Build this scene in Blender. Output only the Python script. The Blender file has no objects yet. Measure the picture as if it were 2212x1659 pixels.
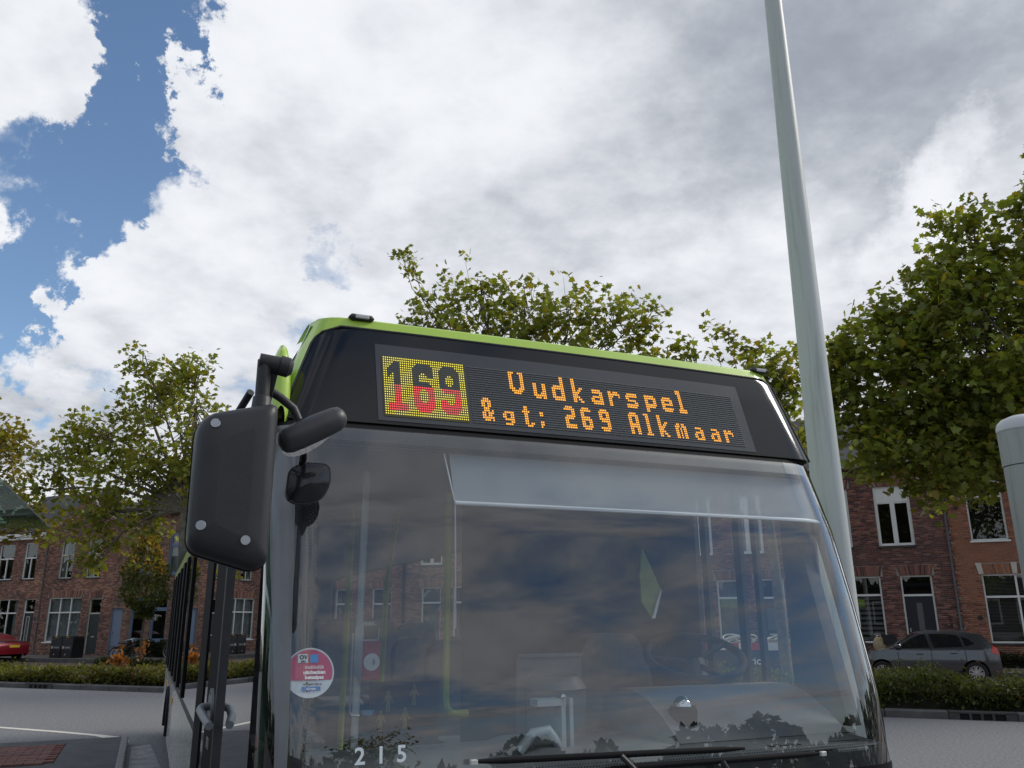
import bpy, math, random
import numpy as np
from mathutils import Vector, Matrix
random.seed(7); rng = np.random.default_rng(11)
R = math.radians
sc = bpy.context.scene
COL = sc.collection

# ------------------------------------------------------------------ camera
PITCH, ROLL, FPX, CAM_H = 15.88, 0.40, 830.0, 1.65
cd = bpy.data.cameras.new("camera"); cam = bpy.data.objects.new("camera", cd); COL.objects.link(cam)
cd.sensor_fit = 'HORIZONTAL'; cd.sensor_width = 36.0; cd.lens = FPX / 1024 * 36.0
cd.clip_start = 0.05; cd.clip_end = 3000
p_, r_ = R(PITCH), R(ROLL)
fwd = Vector((0, math.cos(p_), math.sin(p_))); up0 = Vector((0, -math.sin(p_), math.cos(p_))); rt0 = Vector((1, 0, 0))
rt = rt0 * math.cos(r_) - up0 * math.sin(r_); up = rt0 * math.sin(r_) + up0 * math.cos(r_)
m = Matrix((rt, up, -fwd)).transposed().to_4x4(); m.translation = Vector((0, 0, CAM_H)); cam.matrix_world = m
sc.camera = cam

# ------------------------------------------------------------------ world sky with clouds
SUN = Vector((0.74, 0.20, 0.64)).normalized()
SUN_EL = math.asin(SUN.z); SUN_AZ = math.atan2(SUN.x, SUN.y)
world = bpy.data.worlds.new("World"); sc.world = world; world.use_nodes = True
nt = world.node_tree; nt.nodes.clear()
def wn(t, **kw):
    n = nt.nodes.new(t)
    for k, v in kw.items(): setattr(n, k, v)
    return n
def wmath(op, a, b=None, c=None, clamp=False):
    n = wn('ShaderNodeMath', operation=op, use_clamp=clamp)
    for i, x in enumerate((a, b, c)):
        if x is None: continue
        if isinstance(x, (int, float)): n.inputs[i].default_value = x
        else: nt.links.new(x, n.inputs[i])
    return n.outputs[0]
tc = wn('ShaderNodeTexCoord'); D = tc.outputs['Generated']
sep = wn('ShaderNodeSeparateXYZ'); nt.links.new(D, sep.inputs[0])
zc = wmath('ADD', wmath('MAXIMUM', sep.outputs[2], 0.0), 0.22)
cmb = wn('ShaderNodeCombineXYZ')
nt.links.new(wmath('DIVIDE', sep.outputs[0], zc), cmb.inputs[0]); nt.links.new(wmath('DIVIDE', sep.outputs[1], zc), cmb.inputs[1])
def wnoise(scale, detail, rough, off, dist=0.0, vec=None):
    mp = wn('ShaderNodeMapping'); mp.inputs['Location'].default_value = off; nt.links.new(vec or cmb.outputs[0], mp.inputs[0])
    n = wn('ShaderNodeTexNoise'); n.inputs['Scale'].default_value = scale; n.inputs['Detail'].default_value = detail
    n.inputs['Roughness'].default_value = rough; n.inputs['Distortion'].default_value = dist
    nt.links.new(mp.outputs[0], n.inputs[0]); return n.outputs[0]
wv = wn('ShaderNodeTexNoise'); wv.inputs['Scale'].default_value = 7.0; wv.inputs['Detail'].default_value = 9; wv.inputs['Roughness'].default_value = 0.66; nt.links.new(D, wv.inputs[0])
wv1 = wn('ShaderNodeVectorMath', operation='SUBTRACT'); nt.links.new(wv.outputs['Color'], wv1.inputs[0]); wv1.inputs[1].default_value = (.5, .5, .5)
wv2 = wn('ShaderNodeVectorMath', operation='MULTIPLY_ADD'); nt.links.new(wv1.outputs[0], wv2.inputs[0]); wv2.inputs[1].default_value = (.30, .30, .30); nt.links.new(D, wv2.inputs[2])
wv3 = wn('ShaderNodeVectorMath', operation='NORMALIZE'); nt.links.new(wv2.outputs[0], wv3.inputs[0]); DW = wv3.outputs[0]
def wblob(c, deg, amp):
    c = Vector(c).normalized()
    dt = wn('ShaderNodeVectorMath', operation='DOT_PRODUCT'); nt.links.new(DW, dt.inputs[0]); dt.inputs[1].default_value = c
    mr = wn('ShaderNodeMapRange', interpolation_type='SMOOTHSTEP'); nt.links.new(dt.outputs['Value'], mr.inputs[0])
    mr.inputs[1].default_value = math.cos(R(deg)); mr.inputs[2].default_value = 1.0; mr.inputs[3].default_value = 0.0; mr.inputs[4].default_value = amp
    return mr.outputs[0]
def wsum(lst):
    o = lst[0]
    for x in lst[1:]: o = wmath('ADD', o, x)
    return o
sky = wn('ShaderNodeTexSky', sky_type='NISHITA', sun_disc=False, sun_elevation=SUN_EL, sun_rotation=SUN_AZ)
sky.air_density = 1.0; sky.dust_density = 0.1; sky.ozone_density = 1.2
OFF = (3.1, 1.7, 0.0); OFF2 = (3.1 - SUN.x * .10, 1.7 - SUN.y * .10, 0.0); H1 = (1.2, 8.1, 2.0); H2 = (1.2 - SUN.x * .035, 8.1 - SUN.y * .035, 2.0)
n1 = wnoise(1.5, 10, 0.58, OFF, 0.1); n1s = wnoise(1.5, 10, 0.58, OFF2, 0.1)
n1b = wnoise(4.6, 9, 0.57, H1, 0.1); n1c = wnoise(4.6, 9, 0.57, H2, 0.1)
cover = wsum([n1, wmath('MULTIPLY', wmath('SUBTRACT', n1b, 0.5), 0.52),
    wblob((-.36, .711, .604), 3.8, -.41), wblob((-.362, .736, .573), 3.2, -.37), wblob((-.384, .753, .535), 3.2, -.39), wblob((-.402, .77, .496), 3.4, -.41),
    wblob((-.426, .78, .458), 4.0, -.43), wblob((-.37, .80, .464), 3.6, -.39), wblob((-.475, .764, .438), 3.6, -.27), wblob((-.518, .78, .36), 4.2, -.49), wblob((-.515, .80, .316), 4.2, -.45), wblob((-.505, .82, .275), 3.4, -.33),
    wblob((-.221, .874, .433), 3.0, -.31), wblob((-.41, .871, .272), 3.0, -.23), wblob((-.33, .63, .70), 9.0, -.25),
    wblob((-.455, .713, .534), 7.0, .34), wblob((-.36, .85, .385), 9.0, .34), wblob((-.27, .80, .53), 9.0, .22), wblob((-.45, .87, .20), 9.0, .30),
    wblob((.35, .85, .45), 38, .40), wblob((-.08, .85, .50), 17, .28)])
mask = wn('ShaderNodeMapRange', interpolation_type='SMOOTHSTEP'); nt.links.new(cover, mask.inputs[0])
mask.inputs[1].default_value = 0.335; mask.inputs[2].default_value = 0.585
n2 = wnoise(1.7, 8, 0.55, (7.7, 2.9, 1.0), 0.3)
shade = wsum([wmath('MULTIPLY', wmath('SUBTRACT', n1, n1s), 3.2), wmath('MULTIPLY', wmath('SUBTRACT', n1b, n1c), 0.62)])
lum = wsum([wmath('MULTIPLY', wmath('SUBTRACT', n2, 0.5), 1.7), shade, wmath('MULTIPLY', wmath('SUBTRACT', n1b, 0.5), 0.25),
    wblob((.385, .742, .549), 15, -.22), wblob((.48, .72, .50), 13, -.14), wblob((.303, .796, .524), 12, -.10), wblob((.20, .772, .602), 16, -.14), wblob((.426, .817, .389), 5, .40), wblob((.467, .765, .443), 4.0, .45),
    wblob((.2, .92, .34), 12, .08), wblob((-.46, .74, .50), 20, .16), wblob((-.25, .84, .46), 18, .12)])
lumr = wn('ShaderNodeMapRange', interpolation_type='SMOOTHSTEP'); nt.links.new(lum, lumr.inputs[0])
lumr.inputs[1].default_value = -1.02; lumr.inputs[2].default_value = 0.62
cl = wn('ShaderNodeMix', data_type='RGBA'); nt.links.new(lumr.outputs[0], cl.inputs[0])
cl.inputs[6].default_value = (2.3, 2.55, 3.0, 1); cl.inputs[7].default_value = (6.3, 6.45, 6.75, 1)
hz = wn('ShaderNodeMapRange', interpolation_type='SMOOTHSTEP'); nt.links.new(sep.outputs[2], hz.inputs[0]); hz.inputs[1].default_value = 0.0; hz.inputs[2].default_value = 0.22; hz.inputs[3].default_value = .85; hz.inputs[4].default_value = 0.0
mx = wn('ShaderNodeMix', data_type='RGBA'); nt.links.new(wmath('MAXIMUM', mask.outputs[0], hz.outputs[0]), mx.inputs[0]); skb = wn('ShaderNodeVectorMath', operation='MULTIPLY'); nt.links.new(sky.outputs[0], skb.inputs[0]); skb.inputs[1].default_value = (.88, .95, 1.0); nt.links.new(skb.outputs[0], mx.inputs[6]); nt.links.new(cl.outputs[2], mx.inputs[7])
bg = wn('ShaderNodeBackground'); bg.inputs[1].default_value = 0.10; nt.links.new(mx.outputs[2], bg.inputs[0])
ow = wn('ShaderNodeOutputWorld'); nt.links.new(bg.outputs[0], ow.inputs[0])

# ------------------------------------------------------------------ sun, exposure
sd = bpy.data.lights.new("sun", 'SUN'); sd.energy = 1.5; sd.angle = R(18); sd.color = (1.0, 0.95, 0.87)
so = bpy.data.objects.new("sun", sd); COL.objects.link(so); so.rotation_euler = (-SUN).to_track_quat('-Z', 'Y').to_euler(); so.location = (30, 20, 60)
vs = sc.view_settings; vs.view_transform = 'Standard'; vs.look = 'None'; vs.exposure = 0.52; vs.gamma = 1.0; vs.use_curve_mapping = False
sc.cycles.transparent_max_bounces = 24; sc.cycles.max_bounces = 10; sc.cycles.use_denoising = True

# ------------------------------------------------------------------ materials
M = {}
def newmat(name):
    mt = bpy.data.materials.new(name); mt.use_nodes = True; t = mt.node_tree
    return mt, t, t.nodes['Principled BSDF']
def mat(name, col, rough=0.6, metal=0.0, var=0.0, vscale=8.0, bump=0.0, bscale=60.0, emit=0.0, coat=0.0, spec=0.5, col2=None, attr=None, detail=6):
    if name in M: return M[name]
    mt, t, b = newmat(name)
    b.inputs['Roughness'].default_value = rough; b.inputs['Metallic'].default_value = metal
    b.inputs['Specular IOR Level'].default_value = spec; b.inputs['Coat Weight'].default_value = coat; b.inputs['Coat Roughness'].default_value = 0.04
    c = (*col, 1); src = None
    if attr:
        a = t.nodes.new('ShaderNodeAttribute'); a.attribute_name = attr; src = a.outputs['Color']
    co = t.nodes.new('ShaderNodeTexCoord')
    if var > 0:
        n = t.nodes.new('ShaderNodeTexNoise'); n.inputs['Scale'].default_value = vscale; n.inputs['Detail'].default_value = detail; n.inputs['Roughness'].default_value = 0.62
        t.links.new(co.outputs['Object'], n.inputs[0])
        r = t.nodes.new('ShaderNodeMapRange'); t.links.new(n.outputs[0], r.inputs[0]); r.inputs[1].default_value = .3; r.inputs[2].default_value = .7
        mxn = t.nodes.new('ShaderNodeMix'); mxn.data_type = 'RGBA'; t.links.new(r.outputs[0], mxn.inputs[0])
        if src is not None:
            mxn.blend_type = 'MULTIPLY'; mxn.inputs[0].default_value = 1
            cr = t.nodes.new('ShaderNodeMapRange'); t.links.new(n.outputs[0], cr.inputs[0]); cr.inputs[1].default_value = .3; cr.inputs[2].default_value = .7
            cr.inputs[3].default_value = 1 - var; cr.inputs[4].default_value = 1 + var
            for l in list(mxn.inputs[0].links): t.links.remove(l)
            mxn.inputs[0].default_value = 1; t.links.new(src, mxn.inputs[6]); t.links.new(cr.outputs[0], mxn.inputs[7])
        else:
            c2 = col2 or tuple(min(1, x * (1 - var)) for x in col); c1 = col if col2 else tuple(min(1, x * (1 + var)) for x in col)
            mxn.inputs[6].default_value = (*c2, 1); mxn.inputs[7].default_value = (*c1, 1)
        t.links.new(mxn.outputs[2], b.inputs['Base Color'])
        rr = t.nodes.new('ShaderNodeMapRange'); t.links.new(n.outputs[0], rr.inputs[0]); rr.inputs[3].default_value = max(0, rough - .06); rr.inputs[4].default_value = min(1, rough + .08)
        t.links.new(rr.outputs[0], b.inputs['Roughness'])
    elif src is not None: t.links.new(src, b.inputs['Base Color'])
    else: b.inputs['Base Color'].default_value = c
    if bump > 0:
        n = t.nodes.new('ShaderNodeTexNoise'); n.inputs['Scale'].default_value = bscale; n.inputs['Detail'].default_value = 5
        t.links.new(co.outputs['Object'], n.inputs[0])
        bp = t.nodes.new('ShaderNodeBump'); bp.inputs['Strength'].default_value = bump; bp.inputs['Distance'].default_value = 0.01
        t.links.new(n.outputs[0], bp.inputs['Height']); t.links.new(bp.outputs[0], b.inputs['Normal'])
    if emit > 0:
        b.inputs['Emission Color'].default_value = c; b.inputs['Emission Strength'].default_value = emit
    M[name] = mt; return mt
def glass(name, tint, boost=1.5, rough=0.0, add=0.0, dust=0.0):
    if name in M: return M[name]
    mt = bpy.data.materials.new(name); mt.use_nodes = True; t = mt.node_tree; t.nodes.clear()
    fr = t.nodes.new('ShaderNodeFresnel'); ge = t.nodes.new('ShaderNodeNewGeometry'); io = t.nodes.new('ShaderNodeMapRange')
    t.links.new(ge.outputs['Backfacing'], io.inputs[0]); io.inputs[3].default_value = 1.5; io.inputs[4].default_value = 1 / 1.5; t.links.new(io.outputs[0], fr.inputs[0])
    mu = t.nodes.new('ShaderNodeMath'); mu.operation = 'MULTIPLY_ADD'; mu.use_clamp = True; mu.inputs[1].default_value = boost; mu.inputs[2].default_value = add; t.links.new(fr.outputs[0], mu.inputs[0])
    tr = t.nodes.new('ShaderNodeBsdfTransparent'); tr.inputs[0].default_value = (*tint, 1)
    gl = t.nodes.new('ShaderNodeBsdfGlossy'); gl.inputs['Roughness'].default_value = rough; gl.inputs[0].default_value = (1, 1, 1, 1)
    mi = t.nodes.new('ShaderNodeMixShader'); t.links.new(mu.outputs[0], mi.inputs[0]); t.links.new(tr.outputs[0], mi.inputs[1]); t.links.new(gl.outputs[0], mi.inputs[2])
    if dust:
        co = t.nodes.new('ShaderNodeTexCoord'); n = t.nodes.new('ShaderNodeTexNoise'); n.inputs['Scale'].default_value = 3.5; n.inputs['Detail'].default_value = 12; n.inputs['Roughness'].default_value = .7; t.links.new(co.outputs['Object'], n.inputs[0])
        rg = t.nodes.new('ShaderNodeMapRange'); t.links.new(n.outputs[0], rg.inputs[0]); rg.inputs[1].default_value = .35; rg.inputs[2].default_value = .75; rg.inputs[3].default_value = dust * .4; rg.inputs[4].default_value = dust * 1.8
        df = t.nodes.new('ShaderNodeBsdfDiffuse'); df.inputs[0].default_value = (.62, .64, .68, 1); m2 = t.nodes.new('ShaderNodeMixShader'); t.links.new(rg.outputs[0], m2.inputs[0]); t.links.new(mi.outputs[0], m2.inputs[1]); t.links.new(df.outputs[0], m2.inputs[2]); mi = m2
    o = t.nodes.new('ShaderNodeOutputMaterial'); t.links.new(mi.outputs[0], o.inputs[0]); M[name] = mt; return mt
def leafmat(name, trans=0.4):
    if name in M: return M[name]
    mt = bpy.data.materials.new(name); mt.use_nodes = True; t = mt.node_tree; t.nodes.clear()
    a = t.nodes.new('ShaderNodeAttribute'); a.attribute_name = 'col'
    df = t.nodes.new('ShaderNodeBsdfPrincipled'); df.inputs['Roughness'].default_value = .45; df.inputs['Specular IOR Level'].default_value = .35; t.links.new(a.outputs[0], df.inputs[0])
    tl = t.nodes.new('ShaderNodeBsdfTranslucent')
    g = t.nodes.new('ShaderNodeMix'); g.data_type = 'RGBA'; g.blend_type = 'MULTIPLY'; g.inputs[0].default_value = 1; t.links.new(a.outputs[0], g.inputs[6]); g.inputs[7].default_value = (1.9, 1.8, .7, 1)
    t.links.new(g.outputs[2], tl.inputs[0])
    mi = t.nodes.new('ShaderNodeMixShader'); mi.inputs[0].default_value = trans; t.links.new(df.outputs[0], mi.inputs[1]); t.links.new(tl.outputs[0], mi.inputs[2])
    o = t.nodes.new('ShaderNodeOutputMaterial'); t.links.new(mi.outputs[0], o.inputs[0]); M[name] = mt; return mt

# ------------------------------------------------------------------ mesh helpers
def tag(o, label=None, cat=None, group=None, kind=None):
    if label: o['label'] = label
    if cat: o['category'] = cat
    if group: o['group'] = group
    if kind: o['kind'] = kind
    return o
def empty(name, loc=(0, 0, 0), rz=0.0, parent=None):
    o = bpy.data.objects.new(name, None); COL.objects.link(o); o.location = loc; o.rotation_euler = (0, 0, rz); o.parent = parent; o.empty_display_size = .2
    return o
def link(name, me, material, parent=None):
    if material is not None and not me.materials: me.materials.append(material)
    o = bpy.data.objects.new(name, me); COL.objects.link(o); o.parent = parent; return o
class MB:
    def __init__(s): s.v = []; s.f = []
    def add(s, vs, fs):
        b = len(s.v); s.v += [tuple(x) for x in vs]; s.f += [tuple(i + b for i in f) for f in fs]; return s
    def box(s, x0, x1, y0, y1, z0, z1, mtx=None):
        vs = [(x0, y0, z0), (x1, y0, z0), (x1, y1, z0), (x0, y1, z0), (x0, y0, z1), (x1, y0, z1), (x1, y1, z1), (x0, y1, z1)]
        if mtx is not None: vs = [mtx @ Vector(q) for q in vs]
        return s.add(vs, [(0, 3, 2, 1), (4, 5, 6, 7), (0, 1, 5, 4), (1, 2, 6, 5), (2, 3, 7, 6), (3, 0, 4, 7)])
    def cbox(s, x0, x1, y0, y1, z0, z1, c=.01, mtx=None):   # box with chamfered edges
        import itertools
        bx = [(x0, x1), (y0, y1), (z0, z1)]; vs = []; idx = {}
        c = min(c, .49 * min(x1 - x0, y1 - y0, z1 - z0))
        for sg in itertools.product((0, 1), repeat=3):
            for ax in range(3):
                q = [bx[k][sg[k]] + (0 if k == ax else (c if sg[k] == 0 else -c)) for k in range(3)]
                idx[(sg, ax)] = len(vs); vs.append(q)
        fs = []
        for ax in range(3):
            a, b = [(1, 2), (2, 0), (0, 1)][ax]
            for sd_ in (0, 1):
                loop = []
                for (sa, sb) in ((0, 0), (1, 0), (1, 1), (0, 1)):
                    sg = [0, 0, 0]; sg[ax] = sd_; sg[a] = sa; sg[b] = sb; loop.append(idx[(tuple(sg), ax)])
                fs.append(loop if sd_ else loop[::-1])
            for sa in (0, 1):
                for sb in (0, 1):
                    g0 = [0, 0, 0]; g0[a] = sa; g0[b] = sb; g1 = list(g0); g1[ax] = 1
                    g0, g1 = tuple(g0), tuple(g1)
                    q = [idx[(g0, a)], idx[(g1, a)], idx[(g1, b)], idx[(g0, b)]]
                    fs.append(q if (sa == sb) else q[::-1])
        for sg in itertools.product((0, 1), repeat=3):
            q = [idx[(sg, k)] for k in range(3)]; fs.append(q if sum(sg) % 2 else q[::-1])
        if mtx is not None: vs = [mtx @ Vector(q) for q in vs]
        return s.add(vs, fs)
    def tube(s, path, rad, seg=8, cap=True):
        P = [Vector(p) for p in path]; n = len(P); rd = rad if isinstance(rad, (list, tuple)) else [rad] * n
        vs = []; prev = None
        for i in range(n):
            t = (P[min(i + 1, n - 1)] - P[max(i - 1, 0)]).normalized()
            if prev is None:
                a = t.orthogonal().normalized()
            else:
                a = (prev - t * prev.dot(t)); a = a.normalized() if a.length > 1e-6 else t.orthogonal().normalized()
            prev = a; b = t.cross(a)
            for k in range(seg):
                an = 2 * math.pi * k / seg; vs.append(P[i] + (a * math.cos(an) + b * math.sin(an)) * rd[i])
        fs = [(i * seg + k, i * seg + (k + 1) % seg, (i + 1) * seg + (k + 1) % seg, (i + 1) * seg + k) for i in range(n - 1) for k in range(seg)]
        if cap: fs += [tuple(range(seg))[::-1], tuple((n - 1) * seg + k for k in range(seg))]
        return s.add(vs, fs)
    def lathe(s, prof, seg=24, mtx=None, axis='z'):   # prof: (r, h)
        vs = []
        for r, h in prof:
            for k in range(seg):
                a = 2 * math.pi * k / seg
                q = (r * math.cos(a), r * math.sin(a), h) if axis == 'z' else ((r * math.cos(a), h, r * math.sin(a)) if axis == 'y' else (h, r * math.cos(a), r * math.sin(a)))
                vs.append(mtx @ Vector(q) if mtx is not None else q)
        n = len(prof)
        fs = [(i * seg + k, i * seg + (k + 1) % seg, (i + 1) * seg + (k + 1) % seg, (i + 1) * seg + k) for i in range(n - 1) for k in range(seg)]
        return s.add(vs, fs)
    def disc(s, c, nrm, r, seg=16, thick=0.0):
        nrm = Vector(nrm).normalized(); a = nrm.orthogonal().normalized(); b = nrm.cross(a); c = Vector(c)
        vs = [c + (a * math.cos(2 * math.pi * k / seg) + b * math.sin(2 * math.pi * k / seg)) * r for k in range(seg)]
        if thick: 
            vs2 = [q + nrm * thick for q in vs]
            return s.add(vs + vs2, [tuple(range(seg))[::-1], tuple(seg + k for k in range(seg))] + [(k, (k + 1) % seg, seg + (k + 1) % seg, seg + k) for k in range(seg)])
        return s.add(vs, [tuple(range(seg))])
    def grid(s, pts):    # pts[i][j]
        n, mm = len(pts), len(pts[0])
        return s.add([q for row in pts for q in row], [(i * mm + j, i * mm + j + 1, (i + 1) * mm + j + 1, (i + 1) * mm + j) for i in range(n - 1) for j in range(mm - 1)])
    def prism(s, poly, y0, y1, axis='y'):     # poly in (x,z), extruded along y
        n = len(poly)
        f = (lambda a, b, t: (a, t, b)) if axis == 'y' else ((lambda a, b, t: (t, a, b)) if axis == 'x' else (lambda a, b, t: (a, b, t)))
        vs = [f(a, b, y0) for a, b in poly] + [f(a, b, y1) for a, b in poly]
        return s.add(vs, [tuple(range(n)), tuple(range(2 * n - 1, n - 1, -1))] + [(k, n + k, n + (k + 1) % n, (k + 1) % n) for k in range(n)])
    def mesh(s, name, smooth=None):
        me = bpy.data.meshes.new(name); me.from_pydata(s.v, [], s.f); me.update()
        import bmesh
        bm = bmesh.new(); bm.from_mesh(me); bmesh.ops.recalc_face_normals(bm, faces=bm.faces); bm.to_mesh(me); bm.free()
        if smooth:
            me.shade_smooth()
            me.set_sharp_from_angle(angle=R(smooth))
        return me
    def build(s, name, material, parent=None, smooth=None):
        return link(name, s.mesh(name, smooth), material, parent)
def npmesh(name, V, F, col=None):     # V (n,3), F (m,k) equal-sized faces, col (m,3) per-face colour
    me = bpy.data.meshes.new(name); k = F.shape[1]; nf = len(F)
    me.vertices.add(len(V)); me.vertices.foreach_set('co', V.astype(np.float32).ravel())
    me.loops.add(nf * k); me.loops.foreach_set('vertex_index', F.astype(np.int32).ravel())
    me.polygons.add(nf); me.polygons.foreach_set('loop_start', np.arange(0, nf * k, k, dtype=np.int32))
    me.update(calc_edges=True)
    if col is not None:
        at = me.color_attributes.new('col', 'FLOAT_COLOR', 'CORNER')
        c = np.ones((nf, k, 4), np.float32); c[:, :, :3] = np.asarray(col)[:, None, :]; at.data.foreach_set('color', c.ravel())
    me.validate(); return me
_font = None
def text_mesh(txt, size, bold=0.0):
    cu = bpy.data.curves.new('lettering', 'FONT'); cu.body = txt; cu.size = size; cu.align_x = 'CENTER'; cu.align_y = 'CENTER'; cu.offset = bold; cu.resolution_u = 3
    o = bpy.data.objects.new('lettering', cu); COL.objects.link(o)
    dg = bpy.context.evaluated_depsgraph_get(); me = bpy.data.meshes.new_from_object(o.evaluated_get(dg)); bpy.data.objects.remove(o)
    return me

# ------------------------------------------------------------------ street frame: s along the street, n away from the camera
TH = R(-22.6); SD = Vector((math.cos(TH), math.sin(TH), 0)); SN = Vector((-math.sin(TH), math.cos(TH), 0))
def st(s, n, z=0.0): return SD * s + SN * n + Vector((0, 0, z))
FAC = 33.0
# bus frame: u to the right along its front, v towards its rear
BA = R(23.0); BP = Vector((-.7545, 2.7663, 0)); BU = Vector((math.cos(BA), math.sin(BA), 0)); BV = Vector((-math.sin(BA), math.cos(BA), 0))
def bw(u, v, z=0.0): return BP + BU * u + BV * v + Vector((0, 0, z))

# ------------------------------------------------------------------ ground
def structure(o): o['kind'] = 'structure'; return o
asphalt = mat('asphalt', (.185, .188, .192), .92, var=.42, vscale=26, bump=.6, bscale=70, detail=7, spec=.25)
structure(MB().add([(-900, -900, -.16), (900, -900, -.16), (900, 900, -.16), (-900, 900, -.16)], [(0, 1, 2, 3)]).build('ground', mat('earth', (.10, .09, .07), .95, var=.3, vscale=.3)))
def slab(name, s0, s1, n0, n1, z0, z1, material):
    m_ = MB(); 
    q = [st(s0, n0), st(s1, n0), st(s1, n1), st(s0, n1)]
    m_.add([(a.x, a.y, z0) for a in q] + [(a.x, a.y, z1) for a in q], [(3, 2, 1, 0), (4, 5, 6, 7), (0, 1, 5, 4), (1, 2, 6, 5), (2, 3, 7, 6), (3, 0, 4, 7)])
    return structure(m_.build(name, material))
slab('road', -160, 160, -70, 16.6, -.15, 0.0, asphalt)
slab('planting_strip', -160, 160, 16.86, 20.4, -.15, .09, mat('soil', (.055, .045, .033), .95, var=.4, vscale=3))
slab('service_road', -160, 160, 20.4, 29.3, -.15, -.10, mat('brick_paving', (.13, .085, .07), .9, var=.3, vscale=2.2, bump=.4, bscale=14))
slab('pavement', -160, 160, 29.3, FAC + .3, -.15, .06, mat('grey_brown_paving', (.15, .12, .10), .9, var=.3, vscale=2.0, bump=.3, bscale=12))
# kerb of separate stones
kerb = structure(empty('kerb', st(-46, 16.6), TH)); ks = MB().cbox(0.006, .994, 0, .26, -.15, .125, .02).mesh('kerb_stone')
kmat = mat('kerb_concrete', (.085, .083, .082), .9, var=.3, vscale=3, bump=.3)
GUL = {int(46 - 20.3): 1, int(46 + 1.6): 1}
for i in range(0, 64):
    if i in GUL: continue
    o = link('kerb_stone', ks, kmat, kerb); o.location = (i, random.uniform(-.004, .004), random.uniform(-.006, .004))
for i, lb in ((25, 'black iron gully grate in kerb across from the refuse container'), (47, 'black iron gully grate in kerb by the grey hatchback')):
    g = tag(empty('gully_grate', st(-46 + i, 16.6), TH), lb, 'drain')
    m_ = MB().box(0, 1, .03, .26, -.15, .05).box(0, 1, 0, .26, .10, .128).box(0, .16, 0, .26, -.14, .11).box(.84, 1, 0, .26, -.14, .11)
    m_.build('housing', mat('cast_iron_edge', (.05, .047, .045), .7, var=.3), g)
    MB().box(.16, .84, .026, .03, -.01, .1).build('opening', mat('void_black', (.004, .004, .004), .9), g)
    for k in range(3): MB().box(.30 + k * .17, .34 + k * .17, -.005, .026, -.01, .1).build('bar', M['cast_iron_edge'], g)
structure(MB().box(0, 160, 0, .14, -.15, .07).build('kerb_edging', kmat)).matrix_world = Matrix.Translation(st(-100, 29.17)) @ Matrix.Rotation(TH, 4, 'Z')
# bus platform at lower left (bus frame): dark border, red pavers
pf = structure(empty('bus_platform', bw(0, 0), BA))
dk = mat('platform_border', (.075, .078, .082), .88, var=.3, vscale=4, bump=.3)
m_ = MB()
m_.box(-5.2, -.56, 10.55, 10.98, -.12, .10).box(-1.22, -.56, -12, 10.55, -.12, .099).box(-5.2, -1.22, -12, 10.55, -.12, .075)
m_.build('border_slab', dk, pf)
for k in range(22): link('kerb_stone', M_k if k else (M_k := MB().cbox(-.56, -.47, 0.004, .996, -.12, .108, .015).mesh('platform_kerb')), mat('kerb_light', (.20, .20, .20), .85, var=.25, vscale=5), pf).location = (0, 10.98 - (k + 1), 0)
pav = [MB().cbox(.003, .205, .003, .10, .0, .028, .004).mesh('paver') for _ in range(3)]
for i, me in enumerate(pav): me.materials.append(mat('paver_red%d' % i, [(.15, .062, .052), (.125, .055, .05), (.17, .075, .06)][i], .88, var=.25, vscale=9, bump=.25))
npv = 0
for row in range(60):
    for cx in range(20):
        u0 = -1.23 - .208 * (cx + 1) + (.104 if row % 2 else 0); v0 = 10.54 - .103 * (row + 1)
        if u0 + .205 > -1.225 or npv >= 300 or row > 20: continue
        o = link('paver', random.choice(pav), None, pf); o.location = (u0, v0, .073 + random.uniform(-.003, .002)); npv += 1
# white line
pts = [(-16.5, 18.6), (-12.0, 16.35), (-8.5, 14.72), (-7.2, 14.09), (-6.34, 13.62), (-5.98, 13.33), (-5.78, 13.08), (-5.66, 12.86)]
m_ = MB(); lv = []
for i, (x, y) in enumerate(pts):
    a = Vector(pts[max(0, i - 1)]); b = Vector(pts[min(len(pts) - 1, i + 1)]); t = (b - a).normalized(); nn = Vector((-t.y, t.x)); w = .065 + .05 * (i > 4)
    lv += [(x + nn.x * w, y + nn.y * w, .004), (x - nn.x * w, y - nn.y * w, .004)]
m_.add(lv, [(2 * i, 2 * i + 1, 2 * i + 3, 2 * i + 2) for i in range(len(pts) - 1)])
structure(m_.build('white_road_line', mat('road_paint', (.62, .60, .53), .8, var=.12, vscale=6)))
m_ = MB(); q = [bw(-.42, 10.6), bw(-.18, 10.75), bw(-.12, 9.6), bw(-.05, 8.2), bw(-.15, 6.5), bw(-.42, 6.3)]
structure(m_.add([(a.x, a.y, .004) for a in q], [tuple(range(6))]).build('worn_road_patch', mat('worn_asphalt', (.36, .36, .36), .9, var=.5, vscale=5, detail=12, col2=(.17, .172, .176))))

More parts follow.
